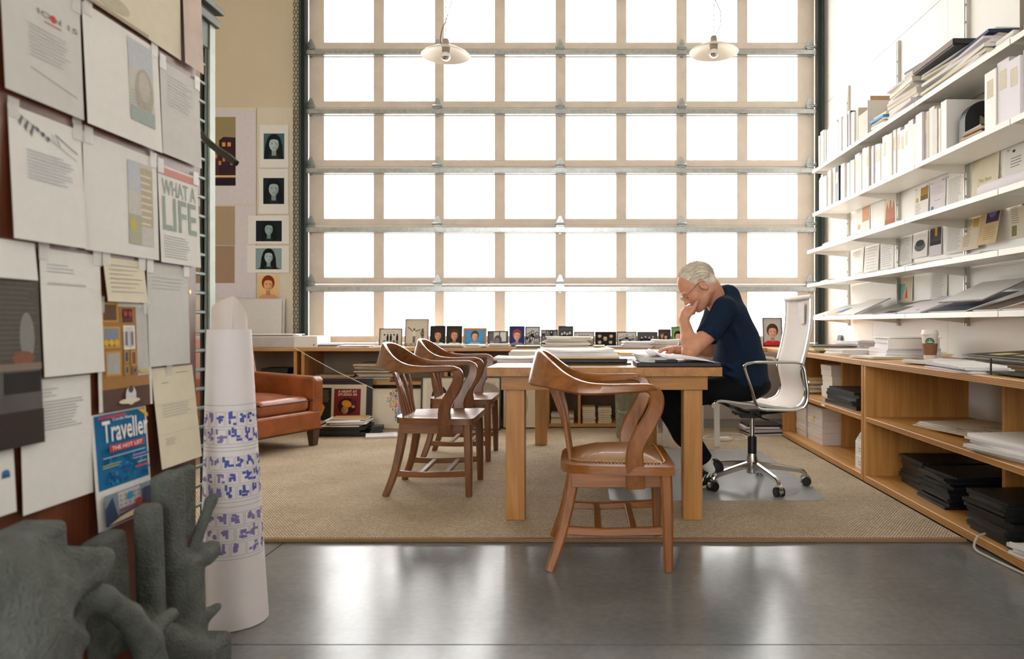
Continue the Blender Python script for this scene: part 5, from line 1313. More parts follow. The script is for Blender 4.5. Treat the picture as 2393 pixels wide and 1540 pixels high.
o = thing('black_portfolio', 'black leather portfolio with two yellow notes on the right worktop', 'portfolio', (2.2, 3.35, WZ+.05)); o.rotation_euler = (.0, -.06, 0)
MB().box(-.24, .21, -.32, .3, 0, .006).build('back_cover', BLACKL, o); MB().box(-.22, .2, -.3, .28, .0065, .02).build('pages', PAPER3, o); MB().box(-.24, .21, -.32, .3, .021, .027).build('front_cover', BLACKL, o, bevel=.002, seg=1)
for x, y in ((-.17, .08), (-.15, -.1)): MB().box(x, x+.1, y, y+.1, .0275, .0285).build('sticky_note', mat('sticky_yellow', 'e0cc80', .7), o)
pile('paper_pile', 'papers and a yellow envelope under the black portfolio', 'papers', (2.2, 3.35, WZ), .38, .44, .028, 4, [PAPER, YELL, PAPER2], 0, .02)
o = thing('wire_tray', 'black metal letter tray at the near end of the right worktop', 'tray', (1.75, 2.86, WZ)); b = MB(); b.box(0, .3, -.2, .2, .008, .014); b.build('base', BLACKP, o)
MB().box(0, .006, .17, .176, 0, .07).box(0, .006, -.2, -.194, 0, .07).build('post', BLACKP, o)
# coffee cup
cp = Vector((PX(2173, 4.106), 4.106, WZ+.0005))
C_ = thing('coffee_cup', 'white takeaway coffee cup with brown sleeve and green emblem', 'cup', cp)
prof = [(0, 0), (.0295, 0), (.0305, .002), (.0435, .155), (.045, .158), (.044, .16), (.041, .156), (.029, .006), (0, .006)]
MB().lathe(prof, 32).build('cup', mat('cup_paper', 'e9e4de', .5, var=.01), C_, True)
MB().lathe([(.046, .152), (.0475, .155), (.047, .163), (.043, .166), (.0425, .18), (.04, .183), (.036, .182), (.036, .174), (0, .174)], 32).build('lid', mat('lid_plastic', 'efeae4', .35, var=0), C_, True)
MB().lathe([(.0348, .038), (.0354, .038), (.0421, .105), (.0415, .105), (.0348, .038)], 32).build('sleeve', mat('sleeve_kraft', '8a6248', .8, var=.08, scale=60), C_, True)
rad = lambda z: .0305+(.0435-.0305)*(z-.002)/.153+.0006
ang = math.atan2(-cp.y, -cp.x)
def cupfn(u, v, d): r = rad(v)+d; a = ang+u/r; return (r*math.cos(a), r*math.sin(a), v)
p = Print(0, fn=cupfn); e0 = .112
p.ell(0, e0, .026, .026, '1a6b45', 28); p.ell(0, e0, .0185, .0185, 'e9e4de', 24); p.ell(0, e0, .0172, .0172, '1a6b45', 24)
def star(u, v, r): return [(u+(r if i % 2 == 0 else r*.4)*math.cos(math.pi/2+i*math.pi/5), v+(r if i % 2 == 0 else r*.4)*math.sin(math.pi/2+i*math.pi/5)) for i in range(10)]
p.poly(star(0, e0+.0105, .006), 'f0ece6')
for s_ in (-1, 1):
    p.poly([(s_*.003, e0+.002), (s_*.009, e0+.007), (s_*.014, e0+.001), (s_*.008, e0-.004)], 'f0ece6'); p.poly(star(s_*.021, e0-.002, .003), 'f0ece6')
p.ell(0, e0+.0005, .0035, .0045, 'f0ece6', 10)
p.build('emblem', C_)

# ---------- inside the right cabinets
pile('folder_pile', 'black elastic-tied folders on the middle shelf of the far plywood cabinet', 'folders', (1.95, 4.80, .4045), .42, .56, .115, 6, [BLACKL], 0, .012, part='folder', bow=.006)
for i in range(3):
    o = thing('white_box', ['small white box, lowest of three on the middle cabinet shelf', 'small white box, middle of three on the middle cabinet shelf', 'small white box, topmost of three on the middle cabinet shelf'][i], 'box', (1.93+.01*(i == 1), 5.40, .4045+.082*i), .02*i, group='small white boxes in the far cabinet')
    MB().box(-.07, .12, -.1, .1, 0, .06).build('base', SHELFW, o); MB().box(-.073, .123, -.103, .103, .045, .081).build('lid', SHELFW, o, bevel=.002, seg=1)
pile('magazine_pile', 'mixed magazines left of the small white boxes on the middle cabinet shelf', 'magazines', (1.92, 5.74, .4045), .28, .26, .12, 7, [mat('mag_mix', '8a7666', .5, var=.5, scale=30), PAPER3, mat('mag_yel', 'c8a860', .6, var=.3), PAPER2], 0, .02, part='magazine')
GXB = 'flat white storage boxes in the far cabinet'
for k, (y, nm) in enumerate(((5.40, 'nearer'), (5.80, 'farther'))):
    for i in range(3):
        o = thing('flat_box', 'flat white storage box, %s of the %s stack on the bottom cabinet shelf' % (['lowest', 'middle', 'topmost'][i], nm), 'box', (1.80+.26, y+(.03 if k == 0 else 0), .0505+.092*i), 0, group=GXB)
        y0_, y1_ = (-.125, .21) if k == 0 else (-.11, .15)
        MB().box(-.26, .2, y0_, y1_, 0, .07).build('base', mat('box_offwhite', 'ddd2c8', .7, var=.02), o); MB().box(-.264, .204, y0_-.003, y1_+.003, .04, .091).build('lid', mat('box_offwhite', 'ddd2c8', .7, var=.02), o, bevel=.002, seg=1)
MB().box(-.2665, -.265, .05, .1, .15, .2).build('sticky_note', mat('sticky_yellow', 'e0cc80', .7), [x for x in bpy.data.objects if x.name.startswith('flat_box') and 'lowest of the nearer' in x['label']][0])
GB = 'small white brochure cartons in the far cabinet'
for i, (z, hh) in enumerate(((.0505, .085), (.136, .085), (.2215, .07))):
    o = thing('brochure_carton', ['white brochure carton, lowest of three in the far cabinet corner', 'white brochure carton, middle of three in the far cabinet corner', 'slant-topped white brochure carton on top of the other two'][i], 'carton', (1.79, 4.42, z), 0, group=GB)
    b = MB()
    if i < 2: b.box(-.05, .17, -.09, .09, 0, hh-.001)
    else: b.prism([(-.09, 0), (.09, 0), (.0, hh), (-.09, hh)], -.05, .17, 0)
    b.build('carton', SHELFW, o, bevel=.002, seg=1)
    p = Print(0); p.lines(-.04, hh*.3, .06, hh*.7, 2, '9aa4b0', rnd); po = p.build('printing', o); po.location = (-.0505, .0, 0); po.rotation_euler = (0, 0, -math.pi/2)
pile('drawing_pile', 'architectural drawings spread on the middle shelf of the near plywood cabinet', 'drawings', (2.1, 3.72, .4045), .4, .5, .012, 4, [PAPER3, PAPER, PAPERP], .15, .04)
o = thing('floor_plan', 'floor plan sheet with black lines on the near cabinet middle shelf', 'drawing', (2.02, 3.6, .4185), .2)
MB().box(-.2, .2, -.15, .15, 0, .001).build('sheet', PAPER3, o); b = MB(); q = random.Random(2)
for i in range(16):
    x, y = q.uniform(-.15, .12), q.uniform(-.1, .08); l = q.uniform(.03, .09)
    if i % 2: b.box(x, x+l, y, y+.003, .001, .0016)
    else: b.box(x, x+.003, y, y+l*.7, .001, .0016)
b.build('plan_lines', pm('4a463e'), o)
pile('paper_pile', 'thick stack of white reports on the near cabinet middle shelf', 'papers', (1.89, 2.93, .4045), .34, .44, .075, 7, [PAPER, PAPERP, PAPER2], .12, .02)
GBP = 'black portfolio stacks on the bottom shelf of the near cabinet'
for i, (y, x, h_, n) in enumerate(((3.94, 2.05, .165, 7), (3.6, 2.0, .165, 13), (3.02, 1.93, .18, 14))):
    pile('portfolio_stack', ['black folder boxes deep on the bottom shelf, farthest of the three black stacks', 'stack of black portfolios, middle of the three on the bottom shelf', 'stack of black portfolios, nearest of the three on the bottom shelf'][i], 'portfolios', (x, y, .0505), .44, .32, h_, n, [BLACKL, BLACKP], 0, .012, part='portfolio', group=GBP)
pile('portfolio_stack', 'big black box at the near end of the bottom cabinet shelf', 'portfolios', (2.07, 2.64, .0505), .4, .3, .22, 5, [BLACKL], 0, .005, part='portfolio')
pile('paper_pile', 'white papers on the bottom shelf of the near cabinet by the cable', 'papers', (1.785, 2.66, .0505), .15, .3, .05, 5, [PAPER, PAPER2, PAPERP], .2, .03, bow=.015)
o = MB().tube([(1.95, 2.95, .057), (1.80, 3.05, .058), (1.72, 3.03, .062), (1.672, 3.0, .05), (1.66, 2.99, .012), (1.665, 2.9, .006), (1.69, 2.7, .006)], .005, 8, 6).build('grey_cable', mat('cable_grey', 'b9b0a4', .5), None, True)
tag(o, 'pale cable spilling from the bottom cabinet shelf to the floor at the rug corner', 'cable')
# ================================================================== LEFT FOREGROUND
BX = -1.17
bd = thing('pin_board', 'tall reddish wooden board in the left foreground covered with taped papers', 'board', (BX, 0, 0))
MB().box(-.03, 0, .3, 2.137, 0, 2.4).build('panel', MAHOG, bd, bevel=.003, seg=1)
MB().cyl((-.001, 2.10, PZ(682, 2.1)), (.002, 2.10, PZ(682, 2.1)), .006, n=10).build('screw', BRASS, bd)
LB = lambda *a, **k: pinned(BX, math.pi/2, *a, **k)
GL = 'papers taped to the wooden board'
c4 = ((.06, .98), (.94, .98))
G1 = 'c4c0bc'
LB('taped_paper', 'paper with a red and grey heading, top left of the board', 'paper', -6, -110, 183, 205, m_=PAPER2, group=GL, tape=c4+((.95, .03),), fn=pic(('t', 'ION 15', .42, .71, .95, .755, '8a8a8c'), ('e', .62, .73, .04, .03, 'cc4a40'), (.5, .67, .72, .68, 'c8685a'), ('l', .3, .35, .85, .62, 9, G1), ('p', [(.3, .25), (.9, .16), (.9, .165), (.3, .255)], '8a8a8a')))
LB('taped_paper', 'wide paper with a pale stadium photo, upper row of the board', 'paper', 188, 2, 366, 287, group=GL, tape=c4, fn=pic((.55, .2, .9, .95, 'cfccc6'), (.55, .68, .9, .95, 'c8ccd4'), ('e', .76, .5, .13, .22, 'b9b0a0'), ('e', .76, .55, .08, .14, 'cac4b8'), (.55, .2, .9, .34, 'a9b4b0'), ('l', .57, .36, .88, .5, 5, 'b4aca0')))
LB('taped_paper', 'narrow faint typed paper, right end of the upper row', 'paper', 370, 136, 462, 357, m_=PAPER2, group=GL, tape=c4, fn=txt(10, 'c8c4c4', .15, .55, .8, .9))
LB('taped_paper', 'big cream drawing sheet at the very top of the board', 'paper', 196, -330, 417, -2, m_=PAPER3, group=GL, fn=pic((.0, .0, .6, .03, 'b4a890'), ('e', .2, .1, .2, .06, 'c8bfa8')))
LB('taped_paper', 'brownish pink sheet at the top right edge of the board', 'paper', 420, -160, 464, 146, m_=mat('pink_paper', 'd2bdb0', .7, var=.12, scale=14), group=GL)
LB('taped_paper', 'letter with a dark ink doodle across its head, second row of the board', 'paper', 14, 240, 186, 556, m_=PAPER, group=GL, tape=c4, fn=pic(*[('p', [(.12+.07*i, .9-.03*(i % 3)), (.17+.07*i, .95-.02*i), (.18+.07*i, .93-.02*i), (.14+.07*i, .86-.03*(i % 3))], '6f7478') for i in range(8)], ('p', [(.1, .95), (.9, .72), (.9, .725), (.1, .955)], '70757a'), ('p', [(.6, .88), (.92, .78), (.92, .788), (.6, .89)], '70757a'), ('l', .2, .48, .85, .72, 9, 'b4bcc8')))
LB('taped_paper', 'wide paper with a pale street photo, second row of the board', 'paper', 190, 305, 363, 583, group=GL, tape=c4, fn=pic((.56, .12, .92, .9, 'd2cec8'), (.56, .62, .74, .9, 'c8ccd6'), (.74, .3, .92, .86, 'c4b8a0'), (.56, .12, .74, .4, 'b8b8a0'), ('l', .74, .32, .92, .84, 8, 'e4dccc'), ('e', .62, .3, .05, .06, 'cabf6a')))
LB('taped_paper', 'magazine page headed WHAT A LIFE in large grey green letters', 'paper', 365, 380, 459, 612, group=GL, tape=c4, fn=pic((.0, .9, 1, .975, 'd89a90'), ('t', 'WHAT A', .08, .7, .92, .86, 'a4b0a6'), ('t', 'LIFE', .08, .34, .92, .68, '9fb0a4'), ('l', .08, .06, .75, .3, 9, 'b4b4b4')))
LB('taped_paper', 'sliver of crumpled clear-sleeved paper at the left edge of the board', 'paper', -120, 540, 78, 640, group=GL, m_=PAPER)
LB('taped_paper', 'plain paper with a short typed head, third row beside the dark photo', 'paper', 88, 578, 230, 882, group=GL, tape=c4, fn=pic(('l', .1, .82, .55, .9, 3, 'bcbcc0'), ('l', .1, .72, .8, .78, 1, G1)))
LB('taped_paper', 'small cream handwritten note on the board', 'paper', 237, 599, 333, 704, m_=PAPER3, group=GL, tape=c4, fn=pic(*[('p', [(.1, .82-.1*i), (.9-.1*(i % 3), .84-.1*i), (.9-.1*(i % 3), .85-.1*i), (.1, .835-.1*i)], 'a09c94') for i in range(7)]))
LB('taped_paper', 'pale letter with two faint lines, right end of the third row', 'paper', 340, 614, 437, 858, m_=PAPER2, group=GL, tape=c4, fn=pic(('l', .1, .76, .9, .9, 4, 'c4c4c8')))
LB('taped_photo', 'large dark photograph of an old room interior at the left edge of the board', 'photo', -160, 612, 85, 1085, m_=mat('dark_photo', '4a4542', .4, var=.3, scale=8), group=GL, fn=pic((.0, .45, 1, .95, '5c5650'), (.6, .3, .98, .42, '2a2624'), ('l', .55, .5, .98, .95, 16, '6a645c'), ('e', .85, .62, .08, .14, '8a8a88'), ('e', .8, .5, .12, .04, '8a5a48'), (.45, .43, 1, .47, '8a7a6c'), (.45, .0, 1, .2, '3a2e2a')))
LB('taped_paper', 'typed letter with a dense paragraph, low on the board left of the magazine cover', 'paper', 42, 892, 208, 1206, group=GL, tape=((.06, .98),), fn=pic(('l', .12, .86, .5, .94, 3, 'b4b4b8'), ('l', .12, .6, .88, .84, 10, 'a4a4a8'), ('l', .12, .55, .35, .57, 1, 'a4a4a8')))
def gallery(p, w_, h_):
    p.rect(.0, 0, w_, h_, 'e8e4dc'); p.rect(w_*.06, h_*.0, w_*.95, h_*.97, 'a97a45'); p.rect(w_*.06, 0, w_*.95, h_*.2, '5f4438'); p.rect(w_*.72, h_*.3, w_*.95, h_*.97, 'c9c6c4')
    for x0, y0, x1, y1, c, g_ in ((.08, .82, .38, 1.0, '6a4a30', 'c99a3a'), (.42, .8, .68, .97, '5a2c30', 'b0813a'), (.08, .58, .4, .78, '8a92a0', 'd0a03c'), (.46, .56, .68, .79, 'd8d4cc', 'f0ece4'), (.12, .32, .4, .55, 'b4b4b0', 'c89a48'), (.45, .43, .56, .55, '3a4a70', 'b08a4a'), (.58, .4, .7, .55, '8a4a40', 'c49a50'), (.45, .32, .55, .41, '4a5a78', 'b08a4a'), (.6, .32, .7, .39, '384a70', 'a07838')):
        p.rect(w_*x0, h_*y0, w_*x1, h_*y1, g_); p.rect(w_*(x0+.03), h_*(y0+.018), w_*(x1-.03), h_*(y1-.018), c)
    for i in range(3): p.ell(w_*(.14+.09*i), h_*.63, w_*.045, h_*.03, 'e8b828')
    for i in range(2): p.ell(w_*(.5+.09*i), h_*.9, w_*.04, h_*.025, 'b83040')
    p.rect(w_*.49, h_*.6, w_*.52, h_*.73, '6a6a80'); p.rect(w_*.6, h_*.6, w_*.63, h_*.73, '6a6a80')
    p.ell(w_*.55, h_*.12, w_*.1, h_*.09, 'd8d8e0'); p.ell(w_*.55, h_*.18, w_*.05, h_*.035, '6a4a3c'); p.ell(w_*.52, h_*.07, w_*.2, h_*.025, 'e8dcc8'); p.rect(w_*.74, h_*.33, w_*.9, h_*.36, 'd8c060')
LB('magazine_page', 'magazine page picturing gold-framed paintings on a wooden wall', 'magazine page', 221, 706, 345, 966, group=GL, tape=c4, fn=gallery)
def cover(p, w_, h_):
    p.rect(0, 0, w_, h_, 'ece9e4'); p.rect(w_*.05, h_*.34, w_*.97, h_*.985, '1470a8')
    q = random.Random(8)
    for i in range(70): p.ell(w_*q.uniform(.1, .92), h_*q.uniform(.37, .62), w_*.03, h_*.012, q.choice(['1a80b8', '0e5c94', '2a90c4', '125a8a']), 7)
    p.rect(w_*.07, h_*.955, w_*.55, h_*.975, 'c8404a'); p.poly([(w_*.78, h_*.985), (w_*.88, h_*.985), (w_*.97, h_*.93), (w_*.97, h_*.9)], 'e0b83a')
    p.text('Condé Nast', w_*.3, h_*.925, w_*.66, h_*.95, 'f2eee8', .01); p.text('Traveller', w_*.12, h_*.745, w_*.95, h_*.935, 'f6f3ee', .015)
    p.rect(w_*.22, h_*.655, w_*.86, h_*.715, 'c83a44'); p.text('THE HOT LIST', w_*.26, h_*.668, w_*.82, h_*.703, 'f6f0ec', .015)
    p.lines(w_*.1, h_*.61, w_*.9, h_*.645, 1, 'a8cce0', rnd); p.lines(w_*.08, h_*.53, w_*.4, h_*.57, 2, 'd8d040', rnd); p.lines(w_*.62, h_*.545, w_*.93, h_*.6, 2, 'd8a8d8', rnd); p.lines(w_*.7, h_*.5, w_*.88, h_*.53, 1, 'd8d040', rnd); p.rect(w_*.65, h_*.46, w_*.9, h_*.475, 'd05058')
    p.rect(w_*.06, h_*.03, w_*.96, h_*.3, '8a98a8'); p.poly([(w_*.06, h_*.03), (w_*.06, h_*.18), (w_*.2, h_*.27), (w_*.3, h_*.03)], '3a4a6a'); p.rect(w_*.3, h_*.15, w_*.7, h_*.29, 'd0ccc8')
    for i in range(5):
        for j in range(3): p.ell(w_*(.34+.08*i), h_*(.175+.04*j), w_*.025, h_*.012, '9aa0a8', 8)
    p.ell(w_*.5, h_*.235, w_*.06, h_*.035, '3a9ac8'); p.poly([(w_*.2, h_*.03), (w_*.28, h_*.1), (w_*.9, h_*.14), (w_*.96, h_*.03)], '6a3a34'); p.poly([(w_*.1, h_*.04), (w_*.3, h_*.08), (w_*.7, h_*.11), (w_*.6, h_*.05)], 'e4d4b8'); p.ell(w_*.65, h_*.16, w_*.06, h_*.03, 'b83a34'); p.rect(w_*.75, h_*.13, w_*.95, h_*.26, '4a4a6a'); p.rect(w_*.3, h_*.125, w_*.7, h_*.14, 'a03a50')
LB('magazine_cover', 'blue travel magazine cover reading THE HOT LIST taped to the board', 'magazine cover', 207, 972, 337, 1246, group=GL, fn=cover, tilt=.02)
LB('taped_paper', 'creased folded letter, low at the right of the board above the stone sculpture', 'paper', 350, 862, 447, 1098, m_=PAPER3, group=GL, tape=((.4, .99),), tilt=.03, fn=pic(('l', .55, .93, .9, .96, 1, 'a8a498'), ('l', .2, .84, .4, .87, 1, 'a8a498'), ('l', .15, .5, .9, .64, 5, 'c4c0b4'), (.0, .63, 1, .634, 'd0c8b4'), (.0, .33, 1, .334, 'd0c8b4'), ('l', .15, .22, .4, .3, 4, 'b0aca0')))
LB('taped_paper', 'small white card with a blue mark at the bottom left of the board', 'paper', -140, 1075, 28, 1250, group=GL, fn=pic(('e', .86, .6, .06, .06, '3a7ab0'), (.8, .54, .92, .58, '2a5a8a')))
# steel lattice post beyond the board
px_ = -1.32
ps = thing('steel_post', 'grey-green cast steel post with a column of square openings, beyond the board', 'post', (px_, 0, 0))
ya, yb_ = 2.385, 2.485
zz = [.0]
pit = .0665
b = MB()
for yy0, yy1 in ((ya, ya+.008), (yb_-.012, yb_)): b.box(-.008, 0, yy0, yy1, 0, 2.02)
k = 0
while k*pit < 2.0:
    b.box(-.008, 0, ya+.008, yb_-.012, k*pit, k*pit+.013); k += 1
b.build('lattice', mat('steel_green_grey', '7d8a82', .45, .4, var=.1), ps, bevel=.003, seg=1)
MB().box(-.016, -.0085, yb_-.02, yb_-.001, 0, 2.0).build('liner', mat('steel_dark', '1d2422', .5, .3), ps)
MB().box(-.01, .008, yb_, yb_+.035, 0, 2.02).build('flange', mat('steel_pale', 'a9b0a6', .45, .3, var=.1), ps)
MB().box(-.05, .004, ya-.01, yb_+.04, 1.93, 2.5).box(-.055, .02, ya-.02, yb_+.05, 2.02, 2.05).box(-.055, .03, ya-.02, yb_+.06, 2.07, 2.09).build('capital', mat('steel_cap', '6c716e', .5, .3, var=.1), ps, bevel=.004)
hk = [P(463, 300, 2.4), P(480, 325, 2.38), P(505, 347, 2.36), P(535, 368, 2.34), P(552, 382, 2.33)]
b = MB().sweep([v-Vector((px_, 0, 0)) for v in hk], [.012, .014, .016, .018, .018], [.016, .02, .02, .022, .018], sub=5); b.build('lever', BLACKP, ps, True)
# rolled plans standing on the floor
tc_ = Vector((-1.136, 2.30, 0))
TU = thing('plan_roll', 'tall flared roll of white building plans with blue drawings standing on the floor', 'paper roll', tc_)
def tube_r(z): return .104-(.104-.066)*min(1, z/.945)**.9
def tube_c(z): return Vector((-.016*z/.945, .0, z))
vs = []; fs = []; NT = 56; zs = [.002+.943*i/14 for i in range(15)]
for z in zs:
    c = tube_c(z); r = tube_r(z)
    for i in range(NT):
        a = 2*math.pi*i/NT; vs.append((c.x+r*math.cos(a), c.y+r*math.sin(a), z))
for k in range(14):
    for i in range(NT): fs.append((k*NT+i, k*NT+(i+1) % NT, (k+1)*NT+(i+1) % NT, (k+1)*NT+i))
n0 = len(vs)
c = tube_c(.945)
for i in range(NT): a = 2*math.pi*i/NT; vs.append((c.x+.062*math.cos(a), c.y+.062*math.sin(a), .945))
for i in range(NT): fs.append((14*NT+i, 14*NT+(i+1) % NT, n0+(i+1) % NT, n0+i))
MB().add(vs, fs).build('outer_sheet', mat('plan_paper', 'ece6e8', .75, var=.015), TU, True)
vs = []; fs = []
for k in range(7):
    for i in range(NT+1):
        a = 2*math.pi*i/NT-.9; ph = math.degrees((a-math.atan2(-2.3, 1.136)+math.pi) % (2*math.pi)-math.pi)
        hgt = float(np.interp(ph, [-180, -90, -40, 15, 60, 90, 180], [.05, .064, .088, .109, .06, .028, .05])); r = .0545-.004*i/NT; z = .90+(.045+hgt)*k/6
        vs.append((c.x+r*math.cos(a), c.y+r*math.sin(a), z))
for k in range(6):
    for i in range(NT): fs.append((k*(NT+1)+i, k*(NT+1)+i+1, (k+1)*(NT+1)+i+1, (k+1)*(NT+1)+i))
MB().add(vs, fs).build('inner_sheet', mat('plan_paper_inner', 'e4d9d4', .75, var=.02), TU, True)
ca_ = math.atan2(-tc_.y, -tc_.x)
def tfn(u, v, d):
    cc = tube_c(v); r = tube_r(v)+d; a = ca_+u/.09; return (cc.x+r*math.cos(a), cc.y+r*math.sin(a), v)
p = Print(0, fn=tfn); q = random.Random(21)
def zt(py): return PZ(py, 2.22)
bands = [(958, 1040), (1065, 1168), (1195, 1300)]
BL, PU, GY = '5a62b0', '8a80b4', 'a8a2ac'
thin = []; blue = []; pur = []
for bi, (a, b_) in enumerate(bands):
    z1_, z0_ = zt(a), zt(b_); hh = z1_-z0_
    thin += [(-.13, z1_+.012, .13, z1_+.0135), (-.13, z0_-.01, .13, z0_-.0085)]
    for rr in range(3 if bi else 2):
        zb_ = z0_+hh*rr/(3 if bi else 2); zh = hh/(3 if bi else 2)*.85; u = -.125
        while u < .12:
            w_ = q.uniform(.026, .046)
            thin += [(u, zb_, u+w_, zb_+.0012), (u, zb_+zh, u+w_, zb_+zh+.0012), (u, zb_, u+.0012, zb_+zh), (u+w_, zb_, u+w_+.0012, zb_+zh)]
            for _ in range(6):
                x, y = u+q.uniform(0, w_*.7), zb_+q.uniform(.1, .75)*zh
                if q.random() < .5: (blue if u > -.05 and bi < 2 else pur).append((x, y, x+w_*q.uniform(.25, .5), y+.008))
                else: (blue if u > -.05 and bi < 2 else pur).append((x, y, x+.008, y+zh*q.uniform(.25, .5)))
            u += w_+.005
def fine(rs):
    out = []
    for u0, v0, u1, v1 in rs:
        n = max(1, int((u1-u0)/.012))
        out += [(u0+(u1-u0)*i/n, v0, u0+(u1-u0)*(i+1)/n, v1) for i in range(n)]
    return out
p.rects(fine(thin), GY); p.rects(fine(pur), PU); p.rects(fine(blue), BL)
p.build('plan_drawing', TU)
# carved stone sculpture
def SP(px, py, x=-1.06, back=0): Y = x*F/(px-VX); return (x-back, Y, PZ(py, Y))
pr = []
def slab(px0, px1, py0, py1, x, th, lean=0, k=.008, rd=.014, tip=0):
    """broad face to the room (+X), given by the pixels of its upper edge and foot"""
    Ya = (x-2*th)*F/(px0-VX); Yb = x*F/(px1-VX); Yc = (Ya+Yb)/2; zt_ = PZ(py0, Yc); zb_ = PZ(py1, Yc)
    R_ = Matrix.Rotation(lean, 3, 'X') @ Matrix.Rotation(tip, 3, 'Y')
    pr.append(rbox((x-th, Yc, (zt_+zb_)/2), (th, max(.014, (Yb-Ya)/2), (zt_-zb_)/2), R_, k, rd))
def arm(a, b, ra, rb, k=.012): pr.append(cap(SP(*a), SP(*b), ra, rb, k))
# left block with its horned branch
slab(-160, 166, 1250, 1400, -.99, .045, .05)
arm((20, 1380, -1.02), (40, 1600, -1.0), .07, .075, .04); arm((110, 1370, -1.02), (60, 1480, -1.0), .05, .06, .04)
arm((150, 1305, -1.01), (238, 1303, -.98), .024, .02); arm((240, 1306, -.98), (222, 1340, -.985), .02, .018); arm((225, 1340, -.985), (120, 1400, -1.0), .02, .034, .02)
# four upright slabs fanning behind one another
slab(188, 310, 1246, 1540, -1.06, .026, .10)
slab(310, 392, 1176, 1500, -1.02, .027, .06)
slab(349, 440, 1102, 1330, -1.045, .026, .07)
slab(380, 486, 1300, 1545, -1.0, .04, .03, .02)
slab(392, 461, 1090, 1260, -1.125, .014, .0)
arm((405, 1310, -1.07), (430, 1510, -1.03), .032, .04, .025)
arm((440, 1330, -1.06), (455, 1520, -1.03), .022, .035, .02)
# side branches
arm((448, 1290, -1.05), (494, 1170, -1.03), .016, .014); arm((492, 1172, -1.03), (500, 1162, -1.02), .014, .012)
slab(452, 522, 1272, 1312, -.99, .022, .25, .012)
arm((455, 1458, -1.03), (508, 1418, -.99), .024, .012)
# front arch with its hollow
arm((178, 1412, -1.0), (238, 1400, -.98), .022, .026); arm((238, 1400, -.98), (300, 1440, -.98), .026, .026); arm((300, 1440, -.98), (345, 1505, -.98), .026, .03); arm((345, 1505, -.98), (360, 1600, -.98), .03, .04)
arm((400, 1436, -.98), (330, 1492, -.985), .016, .022); arm((180, 1412, -1.0), (170, 1470, -1.0), .022, .02)
arm((130, 1475, -1.0), (172, 1500, -.985), .03, .026); arm((120, 1490, -1.0), (150, 1620, -.99), .035, .04)
arm((330, 1470, -1.05), (440, 1525, -1.02), .04, .045, .02)
# shared foot on the floor
pr.append(rbox((-1.07, 1.50, .045), (.055, .46, .045), None, .02, .02))
pr.append(rbox((-1.045, 1.93, .05), (.055, .075, .05), None, .03, .02))
st = sdf_obj('stone_sculpture', pr, .006, STONE, None, relax=1)
tag(st, 'rough grey carved sculpture of branching slabs on the floor, left foreground', 'sculpture')
# ================================================================== THE PERSON
PB = Vector((.9, 4.17, .0145))
PR = thing('person', 'person in a navy T-shirt and black trousers reading at the table, chin on hand', 'person', PB)
OFF = -PB
SKIN = mat('skin', 'cf9578', .5, var=.10, scale=30, bump=.06, bscale=220)
HAIRM = mat('pale_hair', 'e4dac8', .55, var=.22, scale=55, stretch=(.5, 2.5, 1), bump=.7, bscale=90)
SHIRT = mat('navy_cotton', '13243a', .85, var=.12, scale=8, bump=.25, bscale=14, spec=.2)
TROUS = mat('black_trouser_cloth', '0e0f13', .85, var=.15, scale=10, bump=.25, bscale=12, spec=.2)
HC = Vector((.662, 4.06, 1.183)); ht = math.radians(40)
fw = Vector((-math.cos(ht), 0, -math.sin(ht))); upv = Vector((-math.sin(ht), 0, math.cos(ht))); sv = Vector((0, 1, 0))
HR = np.array([list(fw), list(sv), list(upv)]).T
def H(a, s_, b): return HC+fw*a+sv*s_+upv*b
def he(c, r, k=.02, sub=False): return ell(H(*c), r, HR, k, sub)
def hcap(a, b, ra, rb=None, k=.015, sub=False): return cap(H(*a), H(*b), ra, rb, k, sub)
B = [he((-.006, 0, .036), (.108, .079, .09), .03), he((.034, 0, -.03), (.066, .062, .092), .03)]
for s_ in (-1, 1):
    B += [hcap((-.02, .052*s_, -.06), (.062, .02*s_, -.108), .02, .018, .025), hcap((.084, .042*s_, .016), (.094, .012*s_, .014), .010, .010, .012), he((.062, .044*s_, -.034), (.024, .02, .024), .02)]
B += [he((.084, 0, -.108), (.021, .025, .018), .02), hcap((.092, 0, .008), (.116, 0, -.034), .0075, .0125, .012)]
for s_ in (-1, 1): B += [he((.104, .012*s_, -.038), (.011, .009, .008), .006), he((.104, .033*s_, -.006), (.017, .017, .011), .01, True), he((.084, .033*s_, -.007), (.0125, .0135, .0105), .003)]
B += [he((.078, 0, -.075), (.024, .036, .03), .02), he((.099, 0, -.067), (.010, .022, .006), .006), he((.096, 0, -.08), (.010, .02, .0065), .006), hcap((.107, -.018, -.0735), (.107, .018, -.0735), .0025, None, .003, True)]
for s_ in (-1, 1):
    B += [he((-.012, .082*s_, -.008), (.021, .009, .033), .008), he((-.006, .092*s_, -.006), (.011, .008, .02), .006, True), he((-.016, .08*s_, -.036), (.011, .009, .012), .006)]
B += [cap(H(-.05, 0, -.05), (.79, 4.125, 1.08), .058, .066, .03)]
